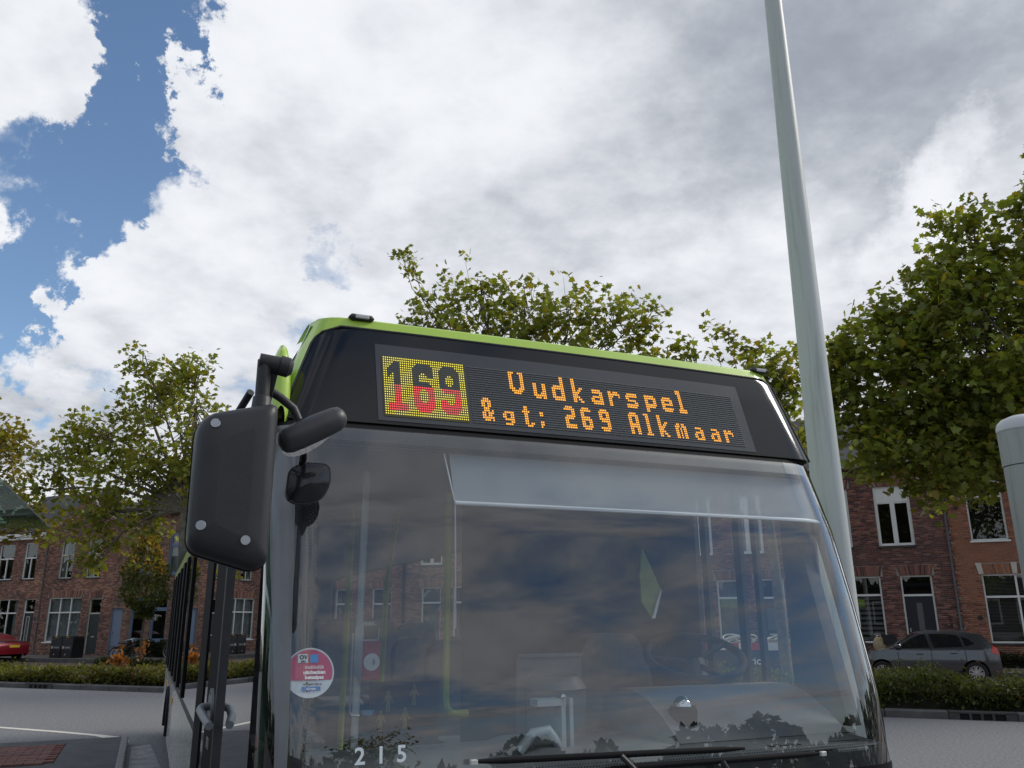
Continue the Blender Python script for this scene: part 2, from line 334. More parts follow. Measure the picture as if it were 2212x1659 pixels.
# ------------------------------------------------------------------ LED font
F1 = {
'U': ["###..###", "##....##", "##....##", "##....##", "##....##", "##....##", "##....##", "###..###", ".######.", "..####.."],
'u': ["##...##", "##...##", "##...##", "##...##", "##..###", "#######", ".###.##"],
'd': [".....##", ".....##", ".....##", ".....##", ".######", "#######", "##...##", "##...##", "##...##", "#######", ".######"],
'k': ["##....", "##....", "##....", "##....", "##..##", "##.##.", "####..", "###...", "####..", "##.##.", "##..##"],
'a': [".#####.", ".######", ".....##", ".######", "##...##", "#######", ".######"],
'r': ["##.###.", "#######", "###...#", "##.....", "##.....", "##.....", "##....."],
's': [".######", "#######", "##.....", ".#####.", ".....##", "#######", "######."],
'p': ["######.", "#######", "##...##", "##...##", "#######", "######.", "##.....", "##....."],
'e': [".#####.", "#######", "##...##", "#######", "##.....", "#######", ".#####."],
'l': ["###..", "###..", ".##..", ".##..", ".##..", ".##..", ".##..", ".##..", ".##..", "#####", "#####"]}
F2 = {
'&': [".###...", "#####..", "##.##..", "##.##..", ".###...", ".###.#.", "##.###.", "##.##..", "######.", ".###.#."],
'g': [".#####", "##..##", "##..##", ".#####", "....##", ".####."],
't': [".##...", ".##...", "####..", ".##...", ".##...", ".##...", ".##...", ".##.##", "..###."],
';': ["##", "##", "..", "..", "##", "##", "#."],
'2': [".####.", "######", "....##", "....##", ".#####", "#####.", "##....", "##....", "######", "######"],
'6': [".####.", "######", "##....", "##....", "#####.", "######", "##..##", "##..##", "######", ".####."],
'9': [".####.", "######", "##..##", "##..##", "######", ".#####", "....##", "....##", "######", ".####."],
'A': [".####.", "######", "##..##", "##..##", "##..##", "######", "######", "##..##", "##..##", "##..##"],
'l': ["###.", ".##.", ".##.", ".##.", ".##.", ".##.", ".##.", ".##.", ".##.", "####"],
'k': ["##....", "##....", "##....", "##..##", "##.##.", "####..", "###...", "####..", "##.##.", "##..##"],
'm': [".##.##.", "###.###", "##.#.##", "##.#.##", "##.#.##", "##.#.##", "##.#.##"],
'a': [".####.", "....##", ".#####", "##..##", "##..##", ".#####"],
'r': ["##.##.", "######", "##...#", "##....", "##....", "##...."]}
BOX169 = {
0: {2: [(5, 7)], 3: [(4, 7)], 4: [(3, 7)], 5: [(2, 7)], 6: [(2, 7)], 7: [(2, 3), (5, 7)], 8: [(2, 2), (5, 7)], **{r: [(5, 7)] for r in range(9, 20)}, 20: [(2, 10)], 21: [(2, 10)], 22: [(2, 10)]},
1: {2: [(16, 22)], 3: [(15, 23)], 4: [(14, 23)], 5: [(14, 23)], 6: [(14, 17), (20, 23)], 7: [(14, 16), (21, 23)], 8: [(14, 16)], 9: [(14, 16)], 10: [(14, 21)], 11: [(14, 22)], 12: [(14, 23)], 13: [(14, 17), (20, 23)], **{r: [(14, 16), (21, 23)] for r in range(14, 18)}, 18: [(14, 17), (20, 23)], 19: [(14, 23)], 20: [(14, 23)], 21: [(15, 22)], 22: [(16, 21)]},
2: {2: [(29, 34)], 3: [(28, 35)], 4: [(27, 36)], 5: [(27, 36)], 6: [(27, 30), (33, 36)], **{r: [(27, 29), (34, 36)] for r in range(7, 10)}, 10: [(27, 30), (33, 36)], 11: [(27, 36)], 12: [(28, 36)], 13: [(29, 36)], **{r: [(34, 36)] for r in range(14, 18)}, 17: [(27, 29), (34, 36)], 18: [(27, 30), (33, 36)], 19: [(27, 36)], 20: [(27, 36)], 21: [(28, 35)], 22: [(29, 34)]}}

# ------------------------------------------------------------------ the bus
def interp(x, T):
    if x <= T[0][0]: return T[0][1]
    for (a, fa), (b, fb) in zip(T, T[1:]):
        if x <= b: return fa + (fb - fa) * (x - a) / (b - a)
    return T[-1][1]
V0T = [(.2, -.13), (1.08, -.16), (1.38, -.125), (1.7, -.055), (2.03, .03), (2.34, .15), (2.37, .20), (2.66, .295), (2.86, .365)]
def uL(z): return -.045 + .165 * min(1, max(0, (z - 2.36) / .5))
def uR(z): return 2.52 - .09 * min(1, max(0, (z - 2.36) / .5))
def FV(u, z, off=0.0):
    a, b = uL(z), uR(z); t = (u - (a + b) / 2) / ((b - a) / 2)
    v = interp(z, V0T) - .02 * (1 - t * t) + off
    for RR, dd in ((.13, u - a), (.27 if z < 2.36 else .15, b - u)):
        if dd < RR: d_ = RR - max(dd, 0); v += RR - math.sqrt(max(0, RR * RR - d_ * d_))
    return v
def adj(u, z): return u * .981 - .00733, z * .981 + .03135     # display drawing units to board metres
def FP(u, z, off=0.0): return (u, FV(u, z, off), z)
def urange(a, b, n):    # denser towards both ends
    return [a + (b - a) * (.5 - .5 * math.cos(math.pi * (.04 + .92 * k / n))) if 0 < k < n else (a if k == 0 else b) for k in range(n + 1)]
def fpatch(ua, ub, z0, z1, off, nu=28, nz=10):   # ua, ub functions of z
    rows = []
    for j in range(nz + 1):
        z = z0 + (z1 - z0) * j / nz; rows.append([FP(u, z, off) for u in urange(ua(z), ub(z), nu)])
    return MB().grid(rows)
lime = mat('lime_paint', (.42, .62, .07), .30, coat=.6, var=.05, vscale=3)
blk = mat('black_plastic', (.018, .018, .02), .5, var=.25, vscale=12, bump=.1, bscale=200)
blkm = mat('matt_black_rubber', (.006, .006, .007), .8, spec=.2)
gloss_blk = mat('black_glass_print', (.006, .007, .009), .10, spec=.4)
dgrey = mat('dark_grey_trim', (.05, .05, .055), .6, var=.2)
white_p = mat('white_body_paint', (.62, .62, .58), .25, coat=.5, var=.06, vscale=4)
wind = glass('windscreen_glass', (.90, .94, .95), 2.4, dust=.012)
sideg = glass('side_window_glass', (.42, .45, .44), 1.6)
bus = tag(empty('bus', BP, BA), 'lime green and black city bus with amber lettering above its windscreen', 'bus')
# front
fpatch(lambda z: .035, lambda z: 2.44, 1.10, 2.335, 0, 34, 16).build('windscreen', wind, bus, 60)
fr = MB()
def fband(u0, u1, z0, z1, off=.007, nu=8, nz=8): 
    q = fpatch(lambda z: u0, lambda z: u1, z0, z1, off, nu, nz); fr.add(q.v, q.f)
fband(.03, .078, 1.08, 2.34); fband(2.405, 2.45, 1.08, 2.34); fband(.03, 2.45, 2.285, 2.34, .007, 30, 3)
# bottom print rises towards the right corner
fr.grid([[FP(u, z0 + (z1 - z0) * j / 3, .007) for u in urange(.03, 2.45, 30)] for z0, z1 in ((1.06, 1.155),) for j in range(4)])
fr.build('windscreen_border', mat('ceramic_black', (.006, .006, .007), .35), bus)
dots = MB()     # dotted edge of the printed border
for u0, zz in [(x, 0) for x in (.084, .094, .104)]:
    for k in range(100):
        z = 1.14 + k * .0113 + (.0056 if int(u0 * 1000) % 20 > 9 else 0)
        dots.disc(Vector(FP(u0, z, .006)), (0, -1, .2), .0042 - (u0 - .084) * .07, 5)
for row in range(4):
    for k in range(205):
        u = .1 + k * .0113 + (.0056 if row % 2 else 0); dots.disc(Vector(FP(u, 1.159 + row * .0095, .006)), (0, -1, .2), .0046 - row * .0007, 5)
        if row < 3: dots.disc(Vector(FP(u, 2.279 - row * .0095, .006)), (0, -1, .2), .0042 - row * .0009, 5)
tag(dots.build('print_dots', M['ceramic_black'], bus), kind='stuff')
pbl = lambda z: -.036 + .036 * min(1, max(0, (1.9 - z) / .6))
fpatch(lambda z: -.045, pbl, .62, 2.335, 0, 6, 14).build('corner_glass', sideg, bus, 50)
fpatch(pbl, lambda z: .035, .95, 2.335, 0, 8, 14).build('front_pillar', mat('pillar_grey', (.16, .165, .175), .30, var=.1, coat=.3), bus, 50)
fpatch(lambda z: 2.44, lambda z: 2.52, .95, 2.335, 0, 8, 14).build('front_pillar', blk, bus, 50)
fpatch(lambda z: -.045, lambda z: 2.52, .62, 1.10, .0, 34, 5).build('front_panel', blkm, bus, 50)
fpatch(lambda z: -.045, lambda z: 2.52, .22, .62, -.03, 34, 5).build('bumper', lime, bus, 50)
for u0 in (.10, 1.98):
    hl = fpatch(lambda z: u0, lambda z: u0 + .40, .52, .70, -.045, 10, 4).build('headlight', mat('lamp_glass', (.55, .57, .6), .08, spec=.7), bus, 50)
# band between windscreen and destination box
fpatch(uL, uR, 2.335, 2.375, .012, 34, 2).build('joint_strip', blkm, bus)
shell = fpatch(uL, uR, 2.375, 2.838, .008, 40, 14)
zt = 2.838
rows = []
for j in range(9):          # rounded front edge of the roof
    q = j / 8 * math.pi / 2; row = []
    for u in urange(uL(zt), uR(zt), 40):
        x, y, z = FP(u, zt, .008); row.append((x, y + .05 * (1 - math.cos(q)) + .3 * (j / 8) ** 3, z + .026 * math.sin(q)))
    rows.append(row)
shell.grid(rows); shell.build('roof_front', lime, bus, 40)
# roof and cantrails
RZ = [(-.045, 2.33), (-.045, 2.40), (0.02, 2.56), (.075, 2.72), (.115, 2.80), (.15, 2.838), (.22, 2.855), (.6, 2.862), (1.24, 2.864), (1.9, 2.862), (2.25, 2.855), (2.34, 2.838), (2.40, 2.80), (2.44, 2.72), (2.49, 2.56), (2.52, 2.40), (2.52, 2.33)]
MB().grid([[(a, v, b) for a, b in RZ] for v in (.66, 1.2, 3, 6, 9, 11.8, 12.0)]).build('roof', lime, bus, 40)
sl = []
for z in (2.33, 2.40, 2.56, 2.72, 2.83):
    a = interp(z, [(2.33, -.045), (2.40, -.045), (2.56, .02), (2.72, .075), (2.83, .115)]); sl.append([(min(a, uL(z) + .0), FV(uL(z), z, .008), z), (a, .45, z), (a, .66, z)])
MB().grid(sl).build('roof_shoulder', lime, bus, 40)
sl = []
for z in (2.33, 2.40, 2.56, 2.72, 2.80):
    a = interp(z, [(2.33, 2.52), (2.40, 2.52), (2.56, 2.49), (2.72, 2.44), (2.80, 2.40)]); sl.append([(uR(z), FV(uR(z), z, .008), z), (a, .66, z)])
MB().grid(sl).build('roof_shoulder', lime, bus, 40)
MB().tube([(a + (-.003 if a < 1 else .003), .66, b + .002) for a, b in RZ], .004, 5).build('panel_seam', blkm, bus)
# fairing lobe beside the destination box
q = []
for k in range(13):
    an = math.pi * k / 12; q.append((-.012 - .038 * math.cos(an), 2.33 + .345 * math.sin(an) ** .5))
rows = []
for vv, s_ in ((.215, .0), (.225, .5), (.25, .85), (.29, 1), (.6, 1.0), (2.2, .98)):
    rows.append([(-.012 + (a + .012) * (.4 + .6 * s_), vv, 2.33 + (b - 2.33) * (.25 + .75 * s_)) for a, b in q])
MB().grid(rows).build('roof_fairing', lime, bus, 50)
# destination box
def dl(z): return uL(z) + .03 + (0 if z < 2.71 else .085 - math.sqrt(max(0, .085 ** 2 - (z - 2.71) ** 2)))
def dr(z): return uR(z) - .045 - (0 if z < 2.71 else .085 - math.sqrt(max(0, .085 ** 2 - (z - 2.71) ** 2)))
fpatch(dl, dr, 2.372, 2.795, -.006, 40, 16).build('destination_glass', gloss_blk, bus, 50)
fpatch(lambda z: .346, lambda z: 2.12, 2.386, 2.728, -.0085, 24, 6).build('display_window', mat('display_grey', (.046, .050, .056), .12, spec=.5, var=.1, vscale=2), bus, 50)
zz_ = [2.372 + (2.795 - 2.372) * k / 16 for k in range(17)]
rim_ = [FP(dl(z), z, -.006) for z in zz_] + [FP(u, 2.795, -.006) for u in urange(dl(2.795), dr(2.795), 20)[1:-1]] + [FP(dr(z), z, -.006) for z in zz_[::-1]]
MB().tube(rim_, .0055, 6).build('glass_seal', mat('rubber_grey', (.035, .035, .037), .7, var=.3, vscale=30), bus, 60)
def led(name, pts_, rad, material, off=-.013, sides=6):
    if not pts_: return
    P = np.array([FP(*adj(u, z), off) for u, z in pts_]); an = np.arange(sides) * 2 * math.pi / sides
    T = np.stack([np.cos(an) * rad, np.sin(an) * .25 * rad * 0, np.sin(an) * rad * 1.1], 1)
    V = (P[:, None, :] + T[None]).reshape(-1, 3); F = np.arange(len(V)).reshape(-1, sides)
    o = link(name, npmesh(name, V, F), material, bus); return tag(o, kind='stuff')
CP, RP = .00868, .0108
yel, red, unl = [], [], []
for r in range(25):
    for c in range(40):
        u = .392 + c * CP; z = 2.688 - r * RP * .985; on = True
        for d_ in BOX169.values():
            for a, b in d_.get(r, []):
                if a <= c <= b: on = False
        if on: yel.append((u, z))
        elif r >= 12: red.append((u, z))
        else: unl.append((u, z))
amb = []
U1 = [.94, 1.05, 1.14, 1.24, 1.33, 1.42, 1.51, 1.61, 1.70, 1.79]; U2 = [.80, .89, .98, 1.06, 1.18, 1.26, 1.35, 1.50, 1.58, 1.65, 1.74, 1.84, 1.93, 2.01]
for ch, us in zip("Uudkarspel", U1):
    g = F1[ch]; base = 11 if ch != 'p' else 12
    for i, rw in enumerate(g):
        for j, c in enumerate(rw):
            if c == '#': amb.append((us + j * .0086, 2.678 - (base - len(g) + i) * RP + (0 if ch != 'U' else RP)))
for ch, us in zip("&gt;269Alkmaar", U2):
    g = F2[ch]
    for i, rw in enumerate(g):
        for j, c in enumerate(rw):
            if c == '#': amb.append((us + j * .0086, 2.678 - (23 - len(g) + i + (1 if ch in 'g;t' else 0)) * RP))
led('amber_lamp', amb, .0036, mat('led_amber', (1.0, .40, .03), .4, emit=.8))
led('yellow_lamp', yel, .0025, mat('led_yellow', (1.0, .86, .10), .4, emit=.6))
led('red_lamp', red, .0033, mat('led_red', (.95, .07, .09), .4, emit=.6))
led('unlit_lamp', unl, .0034, mat('led_unlit', (.10, .12, .15), .3))
lv = MB()
for r in range(25):
    z = 2.684 - r * RP
    lv.grid([[FP(*adj(u, z + dz), o_) for u in urange(.752, 2.118, 16)] for dz, o_ in ((-.0022, -.0095), (0, -.0125), (.0022, -.0095))])
tag(lv.build('display_louvre', mat('louvre_grey', (.20, .21, .21), .45), bus), kind='stuff')
bxg = MB().grid([[FP(*adj(u, z), -.0105) for u in urange(.384, .739, 8)] for z in (2.420, 2.55, 2.694)]); bxg.build('route_board', mat('board_olive', (.05, .046, .012), .7), bus)
for u in (.30, 2.33):     # marker lamps on the roof edge
    yv = FV(u, 2.835); mm = Matrix.Translation((u, yv + .02, 2.848))
    o = MB().cbox(-.052, .052, -.03, .03, -.012, .016, .011, mm).build('marker_lamp', blk, bus, 40)
    MB().cbox(-.028, .028, -.034, -.026, -.006, .01, .003, mm).build('lens', mat('lens_clear', (.5, .5, .5), .15), o)
# left (door) side
def sidebox(name, v0_, v1_, z0, z1, material, u=-.045, th=.03, parent=bus):
    return MB().box(min(u, u + th), max(u, u + th), v0_, v1_, z0, z1).build(name, material, parent)
sidebox('side_panel', 2.45, 8.55, .30, .97, white_p); sidebox('side_panel', 9.75, 12, .30, .97, white_p)
arch = MB(); N = 20
for k in range(N):
    a0, a1 = math.pi * k / N, math.pi * (k + 1) / N; 
    x0, x1 = 9.15 - .6 * math.cos(a0), 9.15 - .6 * math.cos(a1); h0, h1 = .5 * math.sin(a0) + .35, .5 * math.sin(a1) + .35
    arch.add([(-.045, x0, h0), (-.045, x1, h1), (-.045, x1, .97), (-.045, x0, .97)], [(0, 1, 2, 3)])
arch.build('side_panel', white_p, bus)
rim = MB().tube([(-.05, 9.15 - .6 * math.cos(math.pi * k / 20), .5 * math.sin(math.pi * k / 20) + .35) for k in range(21)], .03, 6).build('wheel_arch', blkm, bus)
for vv, uu in ((9.15, .0), (2.95, .0), (9.15, 2.20), (2.95, 2.20)):
    w = MB().lathe([(.25, 0), (.40, 0), (.47, .03), (.49, .08), (.49, .22), (.47, .27), (.40, .28), (.25, .28)], 28, Matrix.Translation((uu, vv, .49)), 'x').build('wheel', mat('tyre', (.02, .02, .02), .85), bus, 40)
    MB().lathe([(.001, .03), (.08, .03), (.10, .06), (.2, .05), (.26, .01), (.26, .27), (.001, .25)], 24, Matrix.Translation((uu, vv, .49)), 'x').build('rim', mat('rim_grey', (.35, .35, .36), .4, metal=.6), w, 40)
sidebox('window_sill_strip', 2.45, 12, .97, 1.03, blk, th=.03)
for a, b in ((3.1, 5.35), (5.42, 7.4), (7.47, 9.6), (9.67, 11.7)):
    MB().add([(-.047, a, 1.03), (-.047, b, 1.03), (-.047, b, 2.30), (-.047, a, 2.30)], [(0, 1, 2, 3)]).build('side_window', sideg, bus)
for a, b in ((5.2, 5.5), (6.5, 6.75), (7.40, 7.75), (8.5, 8.75), (9.60, 9.95), (10.6, 10.85), (11.5, 12.0)): sidebox('window_post', a, b, 1.03, 2.30, blkm, u=-.062, th=.04)
sidebox('cantrail', 2.2, 12, 2.30, 2.36, blk, u=-.043)
for vv in (7.6, 10.6): MB().cbox(-.058, -.044, vv, vv + .16, .78, .85, .006).build('side_reflector', mat('amber_plastic', (.75, .38, .02), .3), bus)
# front door leaf, posts, handle
MB().add([(-.047, .13, .40), (-.047, 1.34, .40), (-.047, 1.34, 2.28), (-.047, .17, 2.28)], [(0, 1, 2, 3)]).build('door_window', sideg, bus)
sidebox('door_post', 1.34, 1.40, .30, 2.33, dgrey, u=-.066, th=.05)
sidebox('door_leaf', 1.40, 2.2, .30, 2.33, blkm, u=-.05)
sidebox('door_post', 2.5, 3.1, .30, 2.33, blkm, u=-.055, th=.04)
MB().add([(-.048, 2.2, .40), (-.048, 2.5, .40), (-.048, 2.5, 2.28), (-.048, 2.2, 2.28)], [(0, 1, 2, 3)]).build('door_window', sideg, bus)
hm = mat('handle_grey', (.24, .25, .27), .45, var=.1)
pl = MB(); ov = [(1.78 + .13 * math.sin(a) * (1 if abs(math.cos(a)) < .7 else .75), 1.25 + .085 * math.cos(a)) for a in [2 * math.pi * k / 20 for k in range(20)]]
hd = pl.prism(ov, -.062, -.050, 'x').build('door_handle', hm, bus, 40)
MB().tube([(-.06, 1.78, 1.25), (-.10, 1.74, 1.25), (-.115, 1.62, 1.248), (-.108, 1.42, 1.235), (-.09, 1.30, 1.21)], .019, 8).build('grip', hm, hd, 60)
for zz in (1.19, 1.31): MB().disc((-.0625, 1.78, zz), (-1, 0, 0), .008, 8, .003).build('screw', dgrey, hd)
MB().cbox(-.056, -.05, 1.76, 1.9, 1.05, 1.10, .002).build('lock_plate', mat('lock_grey', (.16, .17, .17), .5), bus)
# right (driver) side
sidebox('side_panel', .3, 12, .30, 1.20, dgrey, u=2.49)
MB().prism([(.14, 1.2), (.46, 1.2), (.46, 2.33), (.42, 2.33)], 2.45, 2.519, 'x').build('window_post', blk, bus)
sidebox('window_post', 1.24, 1.62, 1.20, 2.33, blk, u=2.49)
for vv, w in ((1.13, .05), (.83, .055), (.70, .035)): sidebox('window_bar', vv, vv + w, 1.2, 2.33, blk, u=2.485, th=.025)
for a, b in ((.46, 1.24), (1.62, 3.2), (3.28, 5.2), (5.26, 7.4), (7.48, 9.6), (9.68, 11.8)):
    MB().add([(2.517, a, 1.20), (2.517, b, 1.20), (2.517, b, 2.33), (2.517, a, 2.33)], [(0, 1, 2, 3)]).build('side_window', glass('clear_window_glass', (.90, .93, .93), 1.2), bus)
    if b > 2: sidebox('window_post', b, b + .07, 1.2, 2.33, blk, u=2.49)
MB().box(2.513, 2.525, .3, .46, 1.2, 2.33).build('window_edge', blk, bus)
# shell inside
MB().box(0, 2.5, .05, 12, .28, .33).build('floor', mat('bus_floor', (.06, .06, .065), .7, var=.2), bus)
MB().box(0.0, 2.48, .55, 12, 2.335, 2.36).build('ceiling', mat('bus_ceiling', (.20, .21, .22), .7), bus)
MB().box(-.02, 2.5, 11.95, 12.0, .3, 2.85).build('rear_wall', mat('rear_wall_grey', (.06, .065, .07), .7), bus)
MB().box(1.20, 2.49, 1.60, 1.63, .33, 2.335).build('cab_partition', mat('partition_dark', (.012, .013, .016), .55), bus)
# dashboard
dash = mat('dash_grey', (.15, .155, .165), .6, var=.08, vscale=20, bump=.15, bscale=300)
rows = []
for k in range(13):
    t = k / 12; v_ = .0 + .62 * t
    rows.append([(u, (FV(u, 1.16, .03) if k == 0 else max(FV(u, 1.16, .03) + .01, FV(u, 1.16, .03) * (1 - t) + t * .62)), 1.165 + .028 * math.sin(t * 2.2) - .02 * (u < 1.0)) for u in [.1 + 2.3 * j / 30 for j in range(31)]])
db = MB().grid(rows); db.box(.12, 2.46, .60, .63, .33, 1.17); db.build('dashboard', dash, bus, 50)
hump = MB()     # instrument binnacle at the driver's place
prof = [(.10, 1.185), (.22, 1.27), (.34, 1.335), (.46, 1.36), (.60, 1.355), (.70, 1.30), (.72, 1.17)]
hump.grid([[(u, v_, 1.17 + (z_ - 1.17) * (0 if e_ == 0 else 1)) for v_, z_ in prof] for u, e_ in ((1.52, 0), (1.56, 1), (1.9, 1), (2.40, 1), (2.46, 0))])
hump.build('instrument_binnacle', dash, bus, 40)
for u in (1.55, 1.95, 2.25):
    vg = FV(u, 1.16, .12); 
    o = MB().cbox(u - .08, u + .08, vg, vg + .045, 1.166, 1.174, .003).build('air_vent', blkm, bus)
    for k in range(2): MB().box(u - .07, u + .07, vg + .012 + k * .014, vg + .018 + k * .014, 1.174, 1.178).build('slat', dash, o)
# steering wheel
sw = MB(); mt_ = Matrix.Translation((2.12, .78, 1.47)) @ Matrix.Rotation(R(22), 4, 'X') @ Matrix.Rotation(R(-8), 4, 'Y') @ Matrix.Rotation(R(0), 4, 'Y')
sw.tube([mt_ @ Vector((.235 * math.cos(2 * math.pi * k / 36), .235 * math.sin(2 * math.pi * k / 36), 0)) for k in range(37)], .02, 8)
swo = sw.build('steering_wheel', blkm, bus, 60)
for an in (.3, 2.84, 4.71): MB().tube([mt_ @ Vector((0, 0, -.03)), mt_ @ Vector((.23 * math.cos(an), .23 * math.sin(an), 0))], .014, 6).build('spoke', blkm, swo)
MB().tube([mt_ @ Vector((0, 0, -.02)), Vector((2.10, .66, 1.1))], .05, 10).build('column', blk, swo)
# camera dome on the dash
dm = MB().lathe([(.055, 0), (.058, .05), (.05, .07)], 20, Matrix.Translation((1.66, .22, 1.24))).build('camera_mount', blkm, bus, 40)
MB().lathe([(.042 * math.cos(a), .065 + .042 * math.sin(a)) for a in [k * math.pi / 16 for k in range(9)]], 20, Matrix.Translation((1.66, .22, 1.24))).build('dome', mat('chrome_dome', (.5, .5, .52), .05, metal=1), dm, 60)
# ticket machine
tm = MB().lathe([(.001, .0), (.12, .0), (.128, .02), (.128, .17), (.13, .18), (.135, .185), (.10, .235), (.001, .24)], 28, Matrix.Translation((1.28, .62, 1.18))).build('ticket_machine', mat('machine_grey', (.13, .135, .145), .45, var=.06), bus, 40)
for zz in (1.27, 1.34): MB().disc((1.25, .49, zz), (0, -1, .1), .011, 12, .004).build('lock', mat('steel', (.55, .55, .55), .3, metal=.9), tm)
MB().box(1.14, 1.46, .72, .735, 1.18, 1.50).box(1.14, 1.46, .70, .735, 1.49, 1.505).build('screen_board', mat('board_grey', (.10, .105, .115), .5), bus)
br = MB().box(1.10, 1.118, .20, .26, 1.18, 1.36).box(1.135, 1.15, .2, .26, 1.18, 1.36).box(1.0, 1.12, .2, .27, 1.335, 1.36).build('printer_bracket', mat('bracket_grey', (.30, .33, .34), .45), bus)
MB().tube([(.93, .22, 1.18), (.99, .22, 1.24), (1.05, .22, 1.25), (1.10, .22, 1.19)], .02, 8).build('cable_hose', M['bracket_grey'], bus, 60)
# sun blind
bfm, t_, b_s = newmat('blind_film'); b_s.inputs['Base Color'].default_value = (.42, .47, .52, 1); b_s.inputs['Roughness'].default_value = .7; b_s.inputs['Alpha'].default_value = .55
bl = MB().grid([[FP(u, z, .05) for u in urange(.62, 2.40, 20)] for z in (2.075, 2.15, 2.27)]).build('sun_blind', bfm, bus, 60)
MB().tube([FP(u, 2.07, .05) for u in urange(.62, 2.41, 14)], .008, 6).build('hem_bar', mat('hem_white', (.7, .72, .74), .4), bl, 60)
MB().tube([FP(.60, 2.27, .05), FP(.625, 2.07, .06), (.74, .4, 1.62)], .003, 5).build('cord', mat('hem_white', (.7, .72, .74), .4), bl)
# wipers
for (ua, za), (ub, zb), seg in (((.60, 1.222), (1.64, 1.200), 0), ((1.06, 1.172), (1.99, 1.162), 1)):
    w = MB().tube([Vector(FP(ua + (ub - ua) * k / 10, za + (zb - za) * k / 10, -.022)) for k in range(11)], [.005] + [.011] * 9 + [.005], 6).build('wiper_blade', blkm, bus, 60)
    MB().tube([Vector(FP(ua + (ub - ua) * .5, (za + zb) / 2, -.04)), Vector(FP(1.3 + .3 * seg, 1.04, -.05)), Vector(FP(1.2 + .5 * seg, .92, -.02))], [.009, .013, .018], 6).build('wiper_arm', blk, w, 60)
    MB().cbox(-.012, .012, -.008, .008, -.008, .008, .002, Matrix.Translation(FP(ua - .0 if not seg else ub, za if not seg else zb, -.03))).build('end_clip', mat('clip_steel', (.5, .5, .48), .4), w)
# fleet number and round sticker (on the inside of the glass)
def decal(me, u, z, off, name, material, parent=bus, sc_=1.0, tilt=0.0):
    for vtx in me.vertices:
        x, y = vtx.co.x * sc_, vtx.co.y * sc_; x, y = x * math.cos(tilt) - y * math.sin(tilt), x * math.sin(tilt) + y * math.cos(tilt)
        vtx.co = FP(u + x, z + y * .985, off)
    me.materials.clear(); return link(name, me, material, parent)
numw = mat('number_white', (.68, .74, .76), .5)
for ch, u in (('2', .247), ('1', .312), ('5', .377)): decal(text_mesh(ch, .068, .0012), u, 1.254, -.002, 'fleet_digit', numw)
def discmesh(r, seg=36, y0=-9, y1=9):
    pts_ = [(r * math.cos(2 * math.pi * k / seg), max(y0, min(y1, r * math.sin(2 * math.pi * k / seg)))) for k in range(seg)]
    me = bpy.data.meshes.new('disc'); me.from_pydata([(a, b, 0) for a, b in pts_], [], [tuple(range(seg))]); return me
sx, sz = .092, 1.498
stk = decal(discmesh(.074), sx, sz, .003, 'round_sticker', mat('sticker_white', (.74, .76, .76), .5))
decal(discmesh(.069, 36, -.022, 1), sx, sz, .0015, 'red_field', mat('sticker_red', (.62, .035, .11), .5), stk)
def rect(w, h): 
    me = bpy.data.meshes.new('r'); me.from_pydata([(-w / 2, -h / 2, 0), (w / 2, -h / 2, 0), (w / 2, h / 2, 0), (-w / 2, h / 2, 0)], [], [(0, 1, 2, 3)]); return me
decal(rect(.030, .026), sx - .022, sz + .042, .0004, 'logo_field', M['sticker_white'], stk)
decal(text_mesh('OV', .017, .0005), sx - .021, sz + .045, -.0006, 'lettering', mat('ink_dark', (.03, .03, .04), .6), stk)
decal(text_mesh('pay', .011, .0002), sx - .021, sz + .034, -.0006, 'lettering', M['ink_dark'], stk)
decal(rect(.024, .024), sx + .012, sz + .041, .0004, 'blue_square', mat('sticker_blue', (.05, .32, .66), .5), stk)
for tx, dz, bd in (('makkelijk', .016, 0), ('uitchecken', .001, .0006), ('betaalpas', -.0135, .0006)): decal(text_mesh(tx, .0155, bd), sx + .013, sz + dz, -.0002, 'lettering', M['sticker_white'], stk)
decal(text_mesh('het werkt? Kijk op', .0075, .0002), sx + .008, sz - .033, -.0002, 'lettering', M['ink_dark'], stk)
decal(rect(.056, .012), sx + .004, sz - .046, .0004, 'web_field', mat('sticker_blue2', (.03, .22, .55), .5), stk)
decal(text_mesh('nl/ovpay', .0085, .0002), sx + .004, sz - .046, -.0006, 'lettering', M['sticker_white'], stk)
# exterior mirror
def outline(pts_, r, seg=6):
    out = []; n = len(pts_)
    for i in range(n):
        a, b, c = Vector(pts_[i - 1]), Vector(pts_[i]), Vector(pts_[(i + 1) % n]); p0 = b + (a - b).normalized() * r[i]; p1 = b + (c - b).normalized() * r[i]
        for k in range(seg + 1):
            t = k / seg; out.append(((1 - t) ** 2) * p0 + 2 * t * (1 - t) * b + t * t * p1)
    return out
oq = outline([(-.318, 2.205), (-.098, 2.262), (-.098, 1.81), (-.128, 1.782), (-.300, 1.832), (-.313, 1.86)], [.062, .03, .012, .03, .02, .012])
ctr = Vector((-.205, 2.02)); rows = []
for vv, s_ in ((-.30, .97), (-.31, 1.0), (-.40, 1.0), (-.435, .985), (-.458, .93), (-.470, .84), (-.476, .70), (-.479, .4)):
    row = []
    for q in oq:
        dlt = q - ctr; x = ctr.x + dlt.x * s_; z = ctr.y + dlt.y * (1 - (1 - s_) * .62)
        row.append((x, vv, z))
    row.append(row[0]); rows.append(row)
mm = MB().grid(rows); b0 = len(mm.v); mm.add(rows[-1][:-1], [tuple(range(len(oq)))]); mm.add([(a, -.305, c) for a, _, c in rows[0][:-1]], [tuple(range(len(oq)))])
mh = mm.build('mirror_housing', mat('mirror_plastic', (.022, .022, .024), .42, var=.2, vscale=6, bump=.12, bscale=350), bus, 50)
